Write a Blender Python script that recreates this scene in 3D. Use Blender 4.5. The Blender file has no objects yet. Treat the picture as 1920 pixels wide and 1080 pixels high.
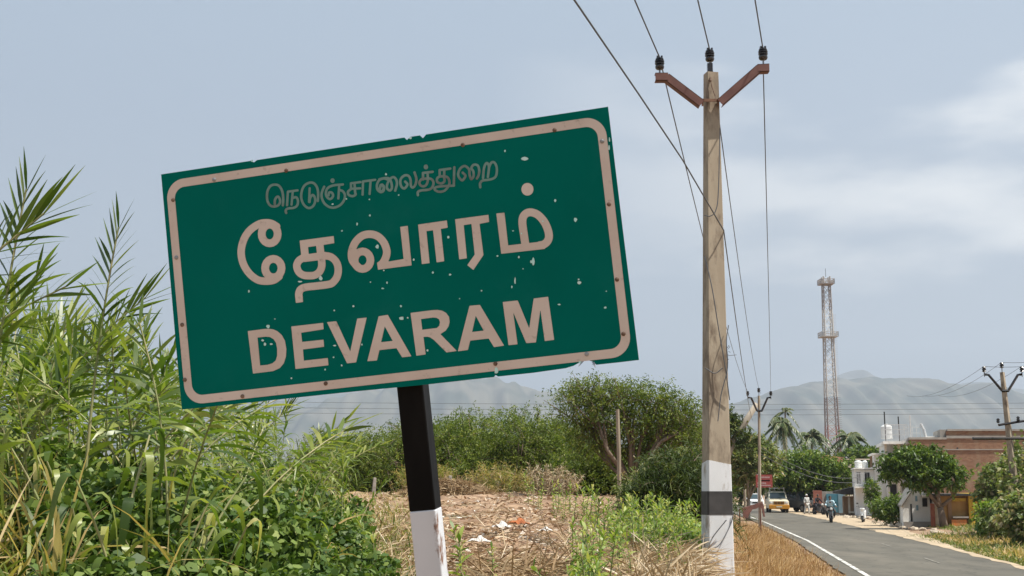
import bpy, math, random
import numpy as np
from mathutils import Vector, Matrix
R_ = math.radians
F = 2300.0; TH = math.atan(374.0/F); CAMZ = 2.2
scene = bpy.context.scene
# ------------------------------------------------------------------ camera
cam_d = bpy.data.cameras.new('camera'); cam = bpy.data.objects.new('camera', cam_d)
scene.collection.objects.link(cam); scene.camera = cam
cam.location = (0, 0, CAMZ); cam.rotation_euler = (R_(90)+TH, 0, 0)
cam_d.sensor_width = 36.0; cam_d.lens = F/1920*36; cam_d.clip_start = 0.05; cam_d.clip_end = 40000
# ------------------------------------------------------------------ world, sun
SUN = Vector((0.42, -0.165, 0.89)).normalized()
EL = math.asin(SUN.z); AZ = math.atan2(SUN.x, SUN.y)
w = bpy.data.worlds.new("World"); scene.world = w; w.use_nodes = True
nt = w.node_tree; nt.nodes.clear(); N = nt.nodes.new; L = nt.links.new
out = N('ShaderNodeOutputWorld'); bg = N('ShaderNodeBackground'); bg.inputs[1].default_value = 0.068
sky = N('ShaderNodeTexSky'); sky.sky_type = 'NISHITA'; sky.sun_disc = False
sky.sun_elevation = EL; sky.sun_rotation = AZ; sky.dust_density = 2.5; sky.air_density = 1.0; sky.ozone_density = 1.5; sky.altitude = 350
tc = N('ShaderNodeTexCoord')
def wmath(op, a, b=None, clamp=False):
    n = N('ShaderNodeMath'); n.operation = op; n.use_clamp = clamp
    for i, v in enumerate((a, b)):
        if v is None: continue
        if isinstance(v, (int, float)): n.inputs[i].default_value = v
        else: L(v, n.inputs[i])
    return n.outputs[0]
sep = N('ShaderNodeSeparateXYZ'); L(tc.outputs['Generated'], sep.inputs[0])
# base haze: bluer high up, paler grey low down
hz_mix = N('ShaderNodeMix'); hz_mix.data_type = 'RGBA'; hz_mix.inputs[0].default_value = 0.90
ramp = N('ShaderNodeValToRGB'); L(wmath('MULTIPLY', sep.outputs[2], 1.6), ramp.inputs[0])
cr = ramp.color_ramp; cr.elements[0].position = 0.0; cr.elements[0].color = (0.40, 0.445, 0.50, 1)
cr.elements[1].position = 1.0; cr.elements[1].color = (0.345, 0.465, 0.575, 1)
e = cr.elements.new(0.45); e.color = (0.325, 0.40, 0.505, 1)
vm = N('ShaderNodeVectorMath'); vm.operation = 'SCALE'; L(ramp.outputs[0], vm.inputs[0]); vm.inputs[3].default_value = 10.0
L(sky.outputs[0], hz_mix.inputs[6]); L(vm.outputs[0], hz_mix.inputs[7])
# clouds: streaky noise over a broad patch of the sky
mp = N('ShaderNodeMapping'); L(tc.outputs['Generated'], mp.inputs[0]); mp.inputs['Scale'].default_value = (1.0, 1.0, 3.4)
mp.inputs['Location'].default_value = (0.30, 0.1, 0.46)
nz = N('ShaderNodeTexNoise'); L(mp.outputs[0], nz.inputs[0]); nz.inputs['Scale'].default_value = 3.4; nz.inputs['Detail'].default_value = 6; nz.inputs['Roughness'].default_value = 0.48
mr = N('ShaderNodeMapRange'); L(nz.outputs[0], mr.inputs[0]); mr.inputs[1].default_value = 0.40; mr.inputs[2].default_value = 0.58
mr.interpolation_type = 'SMOOTHSTEP'
# clouds gather low in the sky and to the right of the road
gx = wmath('ADD', wmath('MULTIPLY', sep.outputs[0], 3.2), 0.05, True)
gz = wmath('SUBTRACT', 1.35, wmath('ABSOLUTE', wmath('MULTIPLY', wmath('SUBTRACT', sep.outputs[2], 0.21), 5.6)), True)
cm = wmath('MULTIPLY', wmath('MULTIPLY', gx, gz), wmath('ADD', wmath('MULTIPLY', mr.outputs[0], 0.9), 0.05), True)
cmx = N('ShaderNodeMix'); cmx.data_type = 'RGBA'; L(wmath('MULTIPLY', cm, 0.85), cmx.inputs[0]); L(hz_mix.outputs[2], cmx.inputs[6]); cmx.inputs[7].default_value = (11.0, 10.7, 10.1, 1)
L(cmx.outputs[2], bg.inputs[0]); L(bg.outputs[0], out.inputs[0])
sd = bpy.data.lights.new('sun', 'SUN'); sd.energy = 5.0; sd.angle = R_(0.6); sd.color = (1.0, 0.95, 0.86)
so = bpy.data.objects.new('sun', sd); scene.collection.objects.link(so); so.rotation_euler = SUN.to_track_quat('Z', 'Y').to_euler()
scene.view_settings.view_transform = 'Standard'; scene.view_settings.look = 'None'
scene.view_settings.exposure = 0.80
scene.render.engine = 'CYCLES'
scene.cycles.max_bounces = 7; scene.cycles.transparent_max_bounces = 8
col = scene.collection
# ------------------------------------------------------------------ helpers
def P(px, py, D):
    a = (px-960)/F; b = (540-py)/F
    yf = math.cos(TH)-b*math.sin(TH); zf = math.sin(TH)+b*math.cos(TH); s = D/yf
    return Vector((a*s, D, CAMZ+zf*s))
def put(o, label=None, cat=None, group=None, kind=None):
    if label: o['label'] = label
    if cat: o['category'] = cat
    if group: o['group'] = group
    if kind: o['kind'] = kind
    return o
def thing(name, label, cat, loc=(0, 0, 0), rz=0.0, group=None, rot=None):
    o = bpy.data.objects.new(name, None); o.empty_display_size = 0.2; col.objects.link(o)
    o.location = loc; o.rotation_euler = rot if rot else (0, 0, rz)
    return put(o, label, cat, group)
def link(o, parent=None):
    col.objects.link(o)
    if parent: o.parent = parent
    return o
class MB:
    def __init__(s): s.v = []; s.f = []; s.m = []
    def add(s, vs, fs, m=0):
        n = len(s.v); s.v += [tuple(x) for x in vs]; s.f += [tuple(i+n for i in f) for f in fs]; s.m += [m]*len(fs)
        return s
    def box(s, c, d, M=None, m=0, taper=1.0):
        x, y, z = d[0]/2, d[1]/2, d[2]/2
        vs = [Vector((sx*x*(taper if sz > 0 else 1), sy*y*(taper if sz > 0 else 1), sz*z)) for sz in (-1, 1) for sx, sy in ((-1, -1), (1, -1), (1, 1), (-1, 1))]
        if M is not None: vs = [M @ q for q in vs]
        c = Vector(c); vs = [q+c for q in vs]
        return s.add(vs, [(3, 2, 1, 0), (4, 5, 6, 7), (0, 1, 5, 4), (1, 2, 6, 5), (2, 3, 7, 6), (3, 0, 4, 7)], m)
    def bx(s, x0, x1, y0, y1, z0, z1, m=0): return s.box(((x0+x1)/2, (y0+y1)/2, (z0+z1)/2), (x1-x0, y1-y0, z1-z0), m=m)
    def tube(s, pts, r, n=8, m=0, cap=True):
        pts = [Vector(p) for p in pts]; k = len(pts)
        rs = r if isinstance(r, (list, tuple)) else [r]*k
        vs = []; up = None
        for i, p in enumerate(pts):
            t = (pts[min(i+1, k-1)]-pts[max(i-1, 0)])
            t = t.normalized() if t.length > 1e-9 else Vector((0, 0, 1))
            if up is None: up = Vector((0, 0, 1)) if abs(t.z) < 0.9 else Vector((1, 0, 0))
            a = (up - t*up.dot(t)).normalized(); b = t.cross(a); up = a
            for j in range(n):
                an = 2*math.pi*j/n; vs.append(p+(a*math.cos(an)+b*math.sin(an))*rs[i])
        fs = [(i*n+j, i*n+(j+1) % n, (i+1)*n+(j+1) % n, (i+1)*n+j) for i in range(k-1) for j in range(n)]
        if cap: fs += [tuple(range(n-1, -1, -1)), tuple((k-1)*n+j for j in range(n))]
        return s.add(vs, fs, m)
    def lathe(s, prof, c=(0, 0, 0), n=16, M=None, m=0):
        c = Vector(c); vs = []
        for r, z in prof:
            for j in range(n):
                a = 2*math.pi*j/n; q = Vector((r*math.cos(a), r*math.sin(a), z)); vs.append((M @ q if M is not None else q)+c)
        k = len(prof)
        fs = [(i*n+j, i*n+(j+1) % n, (i+1)*n+(j+1) % n, (i+1)*n+j) for i in range(k-1) for j in range(n)]
        fs += [tuple(range(n-1, -1, -1)), tuple((k-1)*n+j for j in range(n))]
        return s.add(vs, fs, m)
    def extrude(s, poly, f, a, b, m=0):
        n = len(poly); vs = [f(p[0], p[1], a) for p in poly]+[f(p[0], p[1], b) for p in poly]
        fs = [tuple(range(n-1, -1, -1)), tuple(range(n, 2*n))]+[(i, (i+1) % n, n+(i+1) % n, n+i) for i in range(n)]
        return s.add(vs, fs, m)
    def build(s, name, mats, parent=None, smooth=False, bevel=0.0):
        me = bpy.data.meshes.new(name); me.from_pydata([tuple(q) for q in s.v], [], s.f)
        for mt in (mats if isinstance(mats, (list, tuple)) else [mats]): me.materials.append(mt)
        me.polygons.foreach_set('material_index', s.m)
        if smooth: me.polygons.foreach_set('use_smooth', [True]*len(s.f))
        me.update(); o = bpy.data.objects.new(name, me)
        if bevel > 0:
            b = o.modifiers.new('bevel', 'BEVEL'); b.width = bevel; b.segments = 2; b.limit_method = 'ANGLE'; b.angle_limit = R_(40)
        return link(o, parent)
def mesh_np(name, V, Q, mats, tint=None, smooth=False):
    me = bpy.data.meshes.new(name); V = np.asarray(V, np.float32); Q = np.asarray(Q, np.int32); k = Q.shape[1]
    me.vertices.add(len(V)); me.vertices.foreach_set('co', V.ravel())
    me.loops.add(Q.size); me.loops.foreach_set('vertex_index', Q.ravel())
    me.polygons.add(len(Q)); me.polygons.foreach_set('loop_start', np.arange(0, Q.size, k, dtype=np.int32))
    me.polygons.foreach_set('loop_total', np.full(len(Q), k, np.int32))
    for mt in (mats if isinstance(mats, (list, tuple)) else [mats]): me.materials.append(mt)
    if tint is not None:
        at = me.attributes.new('tint', 'FLOAT', 'FACE'); at.data.foreach_set('value', np.asarray(tint, np.float32))
    if smooth: me.polygons.foreach_set('use_smooth', np.ones(len(Q), bool))
    me.update(calc_edges=True); return me
def obj_np(name, V, Q, mats, tint=None, parent=None, smooth=False):
    return link(bpy.data.objects.new(name, mesh_np(name, V, Q, mats, tint, smooth)), parent)
def cat_np(parts):
    Vs, Qs, Ts, n = [], [], [], 0
    for V, Q, T in parts: Vs.append(V); Qs.append(Q+n); Ts.append(T); n += len(V)
    return np.concatenate(Vs), np.concatenate(Qs), np.concatenate(Ts)
def unit(a): return a/np.maximum(np.linalg.norm(a, axis=-1, keepdims=True), 1e-9)
def blades(rng, base, d, Ln, W, droop, segs=3, roll=0.6, tint=None, wide=0.35, side=None):
    """ribbon leaves: base (N,3), direction, length, width, droop fraction"""
    n = len(base); Ln = np.broadcast_to(Ln, (n,)); W = np.broadcast_to(W, (n,)); droop = np.broadcast_to(droop, (n,))
    d = unit(d)
    if side is None:
        s = np.cross(d, np.array([0, 0, 1.0])+0.02); s = unit(s)
        q = np.cross(s, d); a = rng.normal(0, roll, (n, 1)); s = s*np.cos(a)+q*np.sin(a)
    else: s = unit(side)
    V = np.zeros((n, segs+1, 2, 3))
    for i in range(segs+1):
        t = i/segs
        p = base+d*(Ln*(t-0.25*droop*t*t))[:, None]; p[:, 2] -= droop*Ln*t*t*0.8
        if t <= wide: ww = 0.45+0.55*t/wide
        else: ww = max(1-((t-wide)/(1-wide))**1.5, 0.04)
        V[:, i, 0] = p-s*(W*ww/2)[:, None]; V[:, i, 1] = p+s*(W*ww/2)[:, None]
    V = V.reshape(-1, 3); b = (np.arange(n)*(segs+1)*2)[:, None, None]
    i = np.arange(segs)[None, :, None]*2; Q = b+i+np.array([0, 1, 3, 2])[None, None, :]
    T = np.repeat(rng.random(n) if tint is None else tint, segs)
    return V, Q.reshape(-1, 4), T
def tubes_np(paths, radii, n=4):
    """paths: (N,K,3), radii (K,) or (N,K)"""
    paths = np.asarray(paths, float); Nn, K, _ = paths.shape; radii = np.broadcast_to(radii, (Nn, K))
    t = unit(np.gradient(paths, axis=1)); a = unit(np.cross(t, np.array([0.13, 0.21, 0.97]))); b = np.cross(t, a)
    an = np.arange(n)*2*np.pi/n
    V = paths[:, :, None]+(a[:, :, None]*np.cos(an)[None, None, :, None]+b[:, :, None]*np.sin(an)[None, None, :, None])*radii[:, :, None, None]
    base = (np.arange(Nn)*K*n)[:, None, None]; i = (np.arange(K-1)*n)[None, :, None]; j = np.arange(n)[None, None, :]
    q = np.stack([base+i+j, base+i+(j+1) % n, base+i+n+(j+1) % n, base+i+n+j], -1).reshape(-1, 4)
    return V.reshape(-1, 3), q, np.full(len(q), 0.5)
# ------------------------------------------------------------------ materials
MT = {}
def mat(name, c, rough=0.8, c2=None, nscale=4.0, bump=0.0, metal=0.0, spec=0.5, detail=5, blend=(0.35, 0.65), c3=None, stain=None, vscale=None):
    m = bpy.data.materials.new(name); m.use_nodes = True; t = m.node_tree; b = t.nodes['Principled BSDF']
    b.inputs['Roughness'].default_value = rough; b.inputs['Metallic'].default_value = metal; b.inputs['Specular IOR Level'].default_value = spec
    b.inputs['Base Color'].default_value = (*c, 1); MT[name] = m
    if c2 is not None or bump:
        co = t.nodes.new('ShaderNodeTexCoord'); nz = t.nodes.new('ShaderNodeTexNoise')
        mpp = t.nodes.new('ShaderNodeMapping'); t.links.new(co.outputs['Object'], mpp.inputs[0]); t.links.new(mpp.outputs[0], nz.inputs[0])
        if vscale: mpp.inputs['Scale'].default_value = vscale
        nz.inputs['Scale'].default_value = nscale; nz.inputs['Detail'].default_value = detail
        if c2 is not None:
            r = t.nodes.new('ShaderNodeValToRGB'); t.links.new(nz.outputs[0], r.inputs[0])
            r.color_ramp.elements[0].position = blend[0]; r.color_ramp.elements[0].color = (*c, 1)
            r.color_ramp.elements[1].position = blend[1]; r.color_ramp.elements[1].color = (*c2, 1)
            last = r.outputs[0]
            if stain:   # (colour, scale, lo, hi)
                n2 = t.nodes.new('ShaderNodeTexNoise'); t.links.new(mpp.outputs[0], n2.inputs[0]); n2.inputs['Scale'].default_value = stain[1]; n2.inputs['Detail'].default_value = 8; n2.inputs['Roughness'].default_value = 0.65
                r2 = t.nodes.new('ShaderNodeMapRange'); t.links.new(n2.outputs[0], r2.inputs[0]); r2.inputs[1].default_value = stain[2]; r2.inputs[2].default_value = stain[3]
                mx = t.nodes.new('ShaderNodeMix'); mx.data_type = 'RGBA'; t.links.new(r2.outputs[0], mx.inputs[0]); t.links.new(last, mx.inputs[6]); mx.inputs[7].default_value = (*stain[0], 1); last = mx.outputs[2]
            t.links.new(last, b.inputs['Base Color'])
        if bump:
            bp = t.nodes.new('ShaderNodeBump'); bp.inputs['Strength'].default_value = min(bump, 1.0); bp.inputs['Distance'].default_value = 0.02
            t.links.new(nz.outputs[0], bp.inputs['Height']); t.links.new(bp.outputs[0], b.inputs['Normal'])
    return m
def leafmat(name, stops, trans=0.35, rough=0.5, spec=0.35, tcol=(1.25, 1.35, 0.6)):
    m = bpy.data.materials.new(name); m.use_nodes = True; t = m.node_tree; t.nodes.clear()
    o = t.nodes.new('ShaderNodeOutputMaterial'); b = t.nodes.new('ShaderNodeBsdfPrincipled'); tr = t.nodes.new('ShaderNodeBsdfTranslucent'); mx = t.nodes.new('ShaderNodeMixShader')
    at = t.nodes.new('ShaderNodeAttribute'); at.attribute_name = 'tint'; r = t.nodes.new('ShaderNodeValToRGB'); t.links.new(at.outputs['Fac'], r.inputs[0])
    r.color_ramp.elements[0].position = stops[0][0]; r.color_ramp.elements[0].color = (*stops[0][1], 1)
    r.color_ramp.elements[1].position = stops[-1][0]; r.color_ramp.elements[1].color = (*stops[-1][1], 1)
    for p, c in stops[1:-1]: e = r.color_ramp.elements.new(p); e.color = (*c, 1)
    vm = t.nodes.new('ShaderNodeVectorMath'); vm.operation = 'MULTIPLY'; vm.inputs[1].default_value = tcol
    t.links.new(r.outputs[0], vm.inputs[0]); t.links.new(r.outputs[0], b.inputs['Base Color']); t.links.new(vm.outputs[0], tr.inputs[0])
    b.inputs['Roughness'].default_value = rough; b.inputs['Specular IOR Level'].default_value = spec
    mx.inputs[0].default_value = trans; t.links.new(b.outputs[0], mx.inputs[1]); t.links.new(tr.outputs[0], mx.inputs[2]); t.links.new(mx.outputs[0], o.inputs[0])
    MT[name] = m; return m
# ------------------------------------------------------------------ terrain
TC = np.array([-1600, -200, 200, 500, 750, 950, 1150, 1300, 1400, 1500, 1700, 2600], float)
TD = np.array([-60, 3, 6, 10, 14, 20, 30, 38, 50, 80, 130], float)
TZ = np.array([
 [0.6, 0.6, 0.6, 0.6, 0.6, 0.6, 0.6, 0.6, 0.6, 0.5, 0.3, 0.2],
 [1.1, 1.1, 1.1, 1.0, 0.85, 0.8, 0.8, 0.8, 0.8, 0.7, 0.5, 0.3],
 [1.5, 1.5, 1.5, 1.35, 1.1, 1.05, 1.0, 0.95, 0.85, 0.7, 0.4, 0.2],
 [1.6, 1.6, 1.6, 1.5, 1.4, 1.4, 1.3, 1.2, 0.95, 0.6, 0.2, 0.1],
 [1.7, 1.7, 1.7, 1.68, 1.58, 1.55, 1.42, 1.40, 0.95, 0.5, 0.1, 0.1],
 [1.8, 1.8, 1.8, 1.78, 1.76, 1.76, 1.68, 1.45, 0.85, 0.35, 0.1, 0.15],
 [1.9, 1.9, 1.9, 1.92, 1.92, 1.93, 1.88, 1.45, 0.65, 0.1, 0.15, 0.2],
 [1.95, 1.95, 1.95, 2.0, 2.03, 2.04, 1.9, 1.2, 0.5, 0.0, 0.2, 0.25],
 [1.6, 1.6, 1.6, 1.6, 1.6, 1.6, 1.3, 0.8, 0.25, 0.0, 0.15, 0.3],
 [0.8, 0.8, 0.8, 0.8, 0.8, 0.7, 0.5, 0.3, 0.0, 0.0, 0.1, 0.3],
 [0.0]*12], float)
RD = np.array([-80, 0, 34, 52, 83, 105, 125, 160, 230, 400], float)      # road edges by distance
RL = np.array([-9.2, 3.6, 9.35, 12.35, 16.7, 19.4, 21.4, 24.6, 30, 38], float)*0.988
RR = np.array([-4.4, 8.4, 14.2, 17.2, 21.6, 24.3, 26.3, 29.6, 35, 43], float)*0.988
def rl(y): return np.interp(y, RD, RL)
def rr(y): return np.interp(y, RD, RR)
def hz(x, y, rough=True):
    x = np.atleast_1d(np.asarray(x, float)); y = np.atleast_1d(np.asarray(y, float))
    c = 960+F*x/np.maximum(y, 2.5)*1.012; c = np.clip(c, TC[0], TC[-1]); d = np.clip(y, TD[0], TD[-1])
    i = np.clip(np.searchsorted(TC, c)-1, 0, len(TC)-2); j = np.clip(np.searchsorted(TD, d)-1, 0, len(TD)-2)
    a = (c-TC[i])/(TC[i+1]-TC[i]); b = (d-TD[j])/(TD[j+1]-TD[j])
    z = (TZ[j, i]*(1-a)+TZ[j, i+1]*a)*(1-b)+(TZ[j+1, i]*(1-a)+TZ[j+1, i+1]*a)*b
    if rough:
        fade = np.clip(1-(np.abs(y)-45)/60, 0, 1)
        z = z+fade*(0.05*np.sin(x*1.7+y*0.6)*np.sin(y*1.3-x*0.4)+0.035*np.sin(x*3.9+1.3)*np.sin(y*3.1+x)+0.02*np.sin(x*8.3)*np.cos(y*7.7+x*2))
    l, r = rl(y), rr(y)
    dist = np.maximum(np.maximum(l-0.3-x, x-r-0.3), 0)
    k = np.clip(dist/2.2, 0, 1); k = k*k*(3-2*k)
    k = np.where(x > r, np.clip(dist/4.5, 0, 1)**1.5, k)
    return z*k-0.03*(1-k)
def g(x, y): return float(hz(x, y)[0])
def on(px, D, dz=0.0):
    x = (px-960)/F*D/1.012; return Vector((x, D, g(x, D)+dz))
def axis(lim0, lim1, c0, c1, fine, grow):
    a = list(np.arange(c0, c1+1e-6, fine)); s = fine
    while a[-1] < lim1: s *= grow; a.append(a[-1]+s)
    s = fine
    while a[0] > lim0: s *= grow; a.insert(0, a[0]-s)
    return np.array(a)
gxs = np.clip(axis(-8000, 11000, -12, 20, 0.22, 1.06), -8000, 11000); gys = np.clip(axis(-350, 12000, -2, 45, 0.25, 1.05), -350, 12000)
X, Y = np.meshgrid(gxs, gys); Z = hz(X.ravel(), Y.ravel())
V = np.stack([X.ravel(), Y.ravel(), Z], 1); ny, nx = X.shape
ii, jj = np.meshgrid(np.arange(nx-1), np.arange(ny-1)); b0 = (jj*nx+ii).ravel()
Q = np.stack([b0, b0+1, b0+nx+1, b0+nx], 1)
soil = mat('soil', (0.18, 0.105, 0.062), 0.95, c2=(0.36, 0.235, 0.145), nscale=2.2, bump=0.9, detail=10, stain=((0.13, 0.13, 0.06), 0.5, 0.56, 0.7))
put(obj_np('ground', V, Q, soil, smooth=True), kind='structure')
# road
asphalt = mat('asphalt', (0.080, 0.072, 0.055), 0.9, c2=(0.112, 0.100, 0.077), nscale=0.9, bump=0.3, detail=12, stain=((0.15, 0.13, 0.10), 0.5, 0.50, 0.72), vscale=(1, 0.25, 1))
def asphalt_detail(m):
    t = m.node_tree; b = t.nodes['Principled BSDF']; src = b.inputs['Base Color'].links[0].from_socket; co = t.nodes.new('ShaderNodeTexCoord')
    vo = t.nodes.new('ShaderNodeTexVoronoi'); vo.feature = 'DISTANCE_TO_EDGE'; vo.inputs['Scale'].default_value = 0.55; nz = t.nodes.new('ShaderNodeTexNoise'); nz.inputs['Scale'].default_value = 1.3; nz.inputs['Detail'].default_value = 6
    ad = t.nodes.new('ShaderNodeVectorMath'); ad.operation = 'ADD'; t.links.new(co.outputs['Object'], nz.inputs[0]); t.links.new(co.outputs['Object'], ad.inputs[0]); t.links.new(nz.outputs['Color'], ad.inputs[1]); t.links.new(ad.outputs[0], vo.inputs['Vector'])
    r = t.nodes.new('ShaderNodeMapRange'); t.links.new(vo.outputs['Distance'], r.inputs[0]); r.inputs[1].default_value = 0.0; r.inputs[2].default_value = 0.03; r.inputs[3].default_value = 0.5; r.inputs[4].default_value = 0.0
    mx = t.nodes.new('ShaderNodeMix'); mx.data_type = 'RGBA'; t.links.new(r.outputs[0], mx.inputs[0]); t.links.new(src, mx.inputs[6]); mx.inputs[7].default_value = (0.03, 0.028, 0.025, 1); t.links.new(mx.outputs[2], b.inputs['Base Color'])
asphalt_detail(asphalt)
def strip(name, m, fa, fb, y0, y1, z, n=160, wob=0.0, crown=0.0):
    ys = np.linspace(y0, y1, n); rg = np.random.default_rng(3)
    cols = 7; Vv = []
    for y in ys:
        a, b = float(fa(y)), float(fb(y)); a += wob*(rg.random()-0.5); b += wob*(rg.random()-0.5)
        for k in range(cols):
            t = k/(cols-1); Vv.append((a+(b-a)*t, y, z+crown*4*t*(1-t)))
    Vv = np.array(Vv); i2, j2 = np.meshgrid(np.arange(cols-1), np.arange(n-1)); q0 = (j2*cols+i2).ravel()
    return put(obj_np(name, Vv, np.stack([q0, q0+1, q0+cols+1, q0+cols], 1), m, smooth=True), kind='structure')
strip('road', asphalt, lambda y: rl(y)-0.45, lambda y: rr(y), -60, 390, 0.02, n=500, wob=0.10)
sand = mat('sandy_soil', (0.32, 0.24, 0.155), 0.95, c2=(0.46, 0.36, 0.24), nscale=1.5, bump=0.6, detail=9)
strip('sand_shoulder', sand, lambda y: rr(y)-0.2+0.06*math.sin(y*0.9)+0.05*math.sin(y*2.3), lambda y: rr(y)+np.interp(y, [30, 45, 60, 90, 200], [0.05, 0.2, 1.3, 3.0, 4.0])+np.interp(y,[40,70],[0.02,0.12])*(math.sin(y*1.1)+0.6*math.sin(y*2.7)), 20, 260, 0.028, n=300, wob=0.15)
worn = mat('worn_road_paint', (0.26, 0.24, 0.205), 0.8, c2=(0.14, 0.125, 0.10), nscale=2.5, detail=8, blend=(0.4, 0.6))
paint = mat('road_paint', (0.62, 0.6, 0.55), 0.7, c2=(0.17, 0.155, 0.13), nscale=2.2, detail=10, blend=(0.46, 0.62))
strip('edge_line', paint, lambda y: rl(y)+0.0, lambda y: rl(y)+0.13, -20, 130, 0.033, n=300, wob=0.01)
for k, y0 in enumerate((27.5, 36.5, 46.5)):
    fm = lambda y: rl(y)*0.42+rr(y)*0.58
    strip('lane_dash', worn, lambda y: fm(y)-0.03, lambda y: fm(y)+0.035, y0, y0+2.6, 0.033, n=8, wob=0.02)
# hills
hillm = mat('hill', (0.045, 0.055, 0.04), 1.0, c2=(0.13, 0.12, 0.09), nscale=0.0045, detail=10, blend=(0.4, 0.6))
def ridge(name, D, pts, depth, seed):
    rg = np.random.default_rng(seed); px = np.arange(-300, 2260, 6.0)
    py = np.interp(px, [p[0] for p in pts], [p[1] for p in pts])
    ns = sum(rg.normal()*a*np.sin(px/wl+rg.random()*6) for a, wl in ((1.2, 31), (1.1, 17), (0.8, 9.3), (0.7, 5.1), (0.6, 3.3)))
    py = py+ns*0.7; rows = 26; Vv = []
    for j in range(rows):
        t = j/(rows-1)
        for i in range(len(px)):
            top = (914-py[i])/F*D
            gul = 0.05*math.sin(px[i]/27.0+2.6*math.sin(px[i]/71.0)+t*3)+0.04*math.sin(px[i]/11.7-t*6+math.sin(px[i]/31.0)*2)+0.025*math.sin(px[i]/5.3+t*9)
            h = top*(math.sin(t*math.pi/2)**1.25)*(1+gul*math.sin(t*math.pi))
            y = D-depth*(1-t)*(1+0.35*gul)
            Vv.append(((px[i]-960)/F*D, y, h-2))
    for i in range(len(px)): Vv.append(((px[i]-960)/F*D, D+depth, -30))
    nx_ = len(px); i2, j2 = np.meshgrid(np.arange(nx_-1), np.arange(rows)); q0 = (j2*nx_+i2).ravel()
    put(obj_np(name, np.array(Vv), np.stack([q0, q0+1, q0+nx_+1, q0+nx_], 1), hillm, smooth=True), kind='structure')
ridge('far_hills', 9000, [(-300, 790), (300, 770), (560, 752), (640, 738), (780, 730), (1000, 745), (1250, 775), (1480, 745), (1545, 718), (1580, 701), (1600, 697), (1622, 702), (1650, 713), (1720, 722), (1800, 722), (1920, 735), (2300, 770)], 1800, 5)
ridge('hills', 6000, [(-300, 830), (300, 812), (560, 782), (700, 735), (800, 716), (890, 711), (935, 713), (975, 724), (1020, 738), (1090, 752), (1200, 772), (1300, 776), (1345, 764), (1420, 745), (1470, 730), (1520, 716), (1580, 712), (1620, 711), (1690, 710), (1750, 722), (1810, 728), (1870, 736), (1920, 742), (2300, 780)], 1500, 8)
hb = MB().bx(-9000, 12000, -420, 13000, -34, 1500)
hm = bpy.data.materials.new('haze_air'); hm.use_nodes = True; t = hm.node_tree; t.nodes.clear()
o_ = t.nodes.new('ShaderNodeOutputMaterial'); pv = t.nodes.new('ShaderNodeVolumePrincipled'); t.links.new(pv.outputs[0], o_.inputs['Volume'])
pv.inputs['Color'].default_value = (0.76, 0.85, 0.98, 1); pv.inputs['Density'].default_value = 0.00016; pv.inputs['Anisotropy'].default_value = 0.2
put(hb.build('haze', hm), kind='stuff')
# ================================================================== the place name sign
SX = Vector((0.97301, -0.21354, 0.08749)); SY = Vector((-0.10871, -0.0897, 0.99002)); SN = Vector((-0.20356, -0.97281, -0.11049))
SO = Vector((-0.39035, 3.8235, 2.90222))
def s_inv(px, py):
    px = np.asarray(px, float); py = np.asarray(py, float); a = (px-960)/F; b = (540-py)/F
    d = np.stack([a, math.cos(TH)-b*math.sin(TH), math.sin(TH)+b*math.cos(TH)], -1); n = np.array(SN); o = np.array([0, 0, CAMZ]); T0 = np.array(SO)
    t = ((T0-o) @ n)/(d @ n); q = o+t[..., None]*d-T0
    return np.stack([q @ np.array(SX), q @ np.array(SY)], -1)
base_v = -2.12; SB = SO+SX*0.017+SY*base_v
def sp(u, v, h=0.0): return SO+SX*u+SY*v+SN*h-SB       # plane metres -> local of the sign
green = mat('green_sheeting', (0.0003, 0.125, 0.098), 0.6, c2=(0.0003, 0.142, 0.112), nscale=2.0, detail=5, spec=0.02, stain=((0.006, 0.145, 0.118), 6.0, 0.56, 0.80))
beige = mat('beige_sheeting', (0.58, 0.475, 0.405), 0.6, c2=(0.66, 0.56, 0.49), nscale=5, detail=7, spec=0.3, stain=((0.30, 0.24, 0.19), 30.0, 0.60, 0.78))
faded = mat('faded_lettering', (0.14, 0.26, 0.225), 0.6, c2=(0.18, 0.31, 0.27), nscale=9, detail=6, stain=((0.12, 0.105, 0.095), 4.5, 0.52, 0.66))
chipm = mat('bare_aluminium', (0.42, 0.74, 0.68), 0.55, c2=(0.6, 0.78, 0.74), nscale=40)
alum = mat('sign_back', (0.32, 0.33, 0.34), 0.5, c2=(0.25, 0.25, 0.25), nscale=6, metal=0.5)
rust = mat('rusty_rivet', (0.10, 0.055, 0.035), 0.8, c2=(0.2, 0.13, 0.09), nscale=60)
blackp = mat('black_paint', (0.004, 0.004, 0.004), 0.5, c2=(0.008, 0.0075, 0.007), nscale=14, detail=9, bump=0.15, spec=0.08, stain=((0.16, 0.15, 0.15), 15, 0.71, 0.74), vscale=(1, 1, 0.25))
whitep = mat('white_paint', (0.53, 0.55, 0.58), 0.5, c2=(0.61, 0.63, 0.66), nscale=5, detail=9, bump=0.2, stain=((0.17, 0.075, 0.035), 8, 0.55, 0.61), vscale=(1, 1, 0.5))
sign = thing('place_name_sign', 'tilted green town name board with beige lettering on a black and white post', 'road sign', SB)
ob = [(302, 327), (470, 301.5), (476, 304.5), (482, 300), (560, 288), (640, 275.8), (758, 257.8), (763, 262.5), (769, 256.5), (787, 253.8), (793, 259), (799, 252), (960, 227.4), (1100, 206.2), (1140, 200), (1153, 308), (1170, 449), (1185, 569), (1198, 675), (1160, 679.5), (1118, 684), (1112, 678), (1098, 674.5), (1086, 680), (1075, 686), (1060, 690.5), (1000, 699), (934, 706), (929, 703), (926, 707), (800, 721), (640, 736.5), (500, 751.5), (341, 768), (331, 660), (321, 545), (312, 440)]
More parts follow.
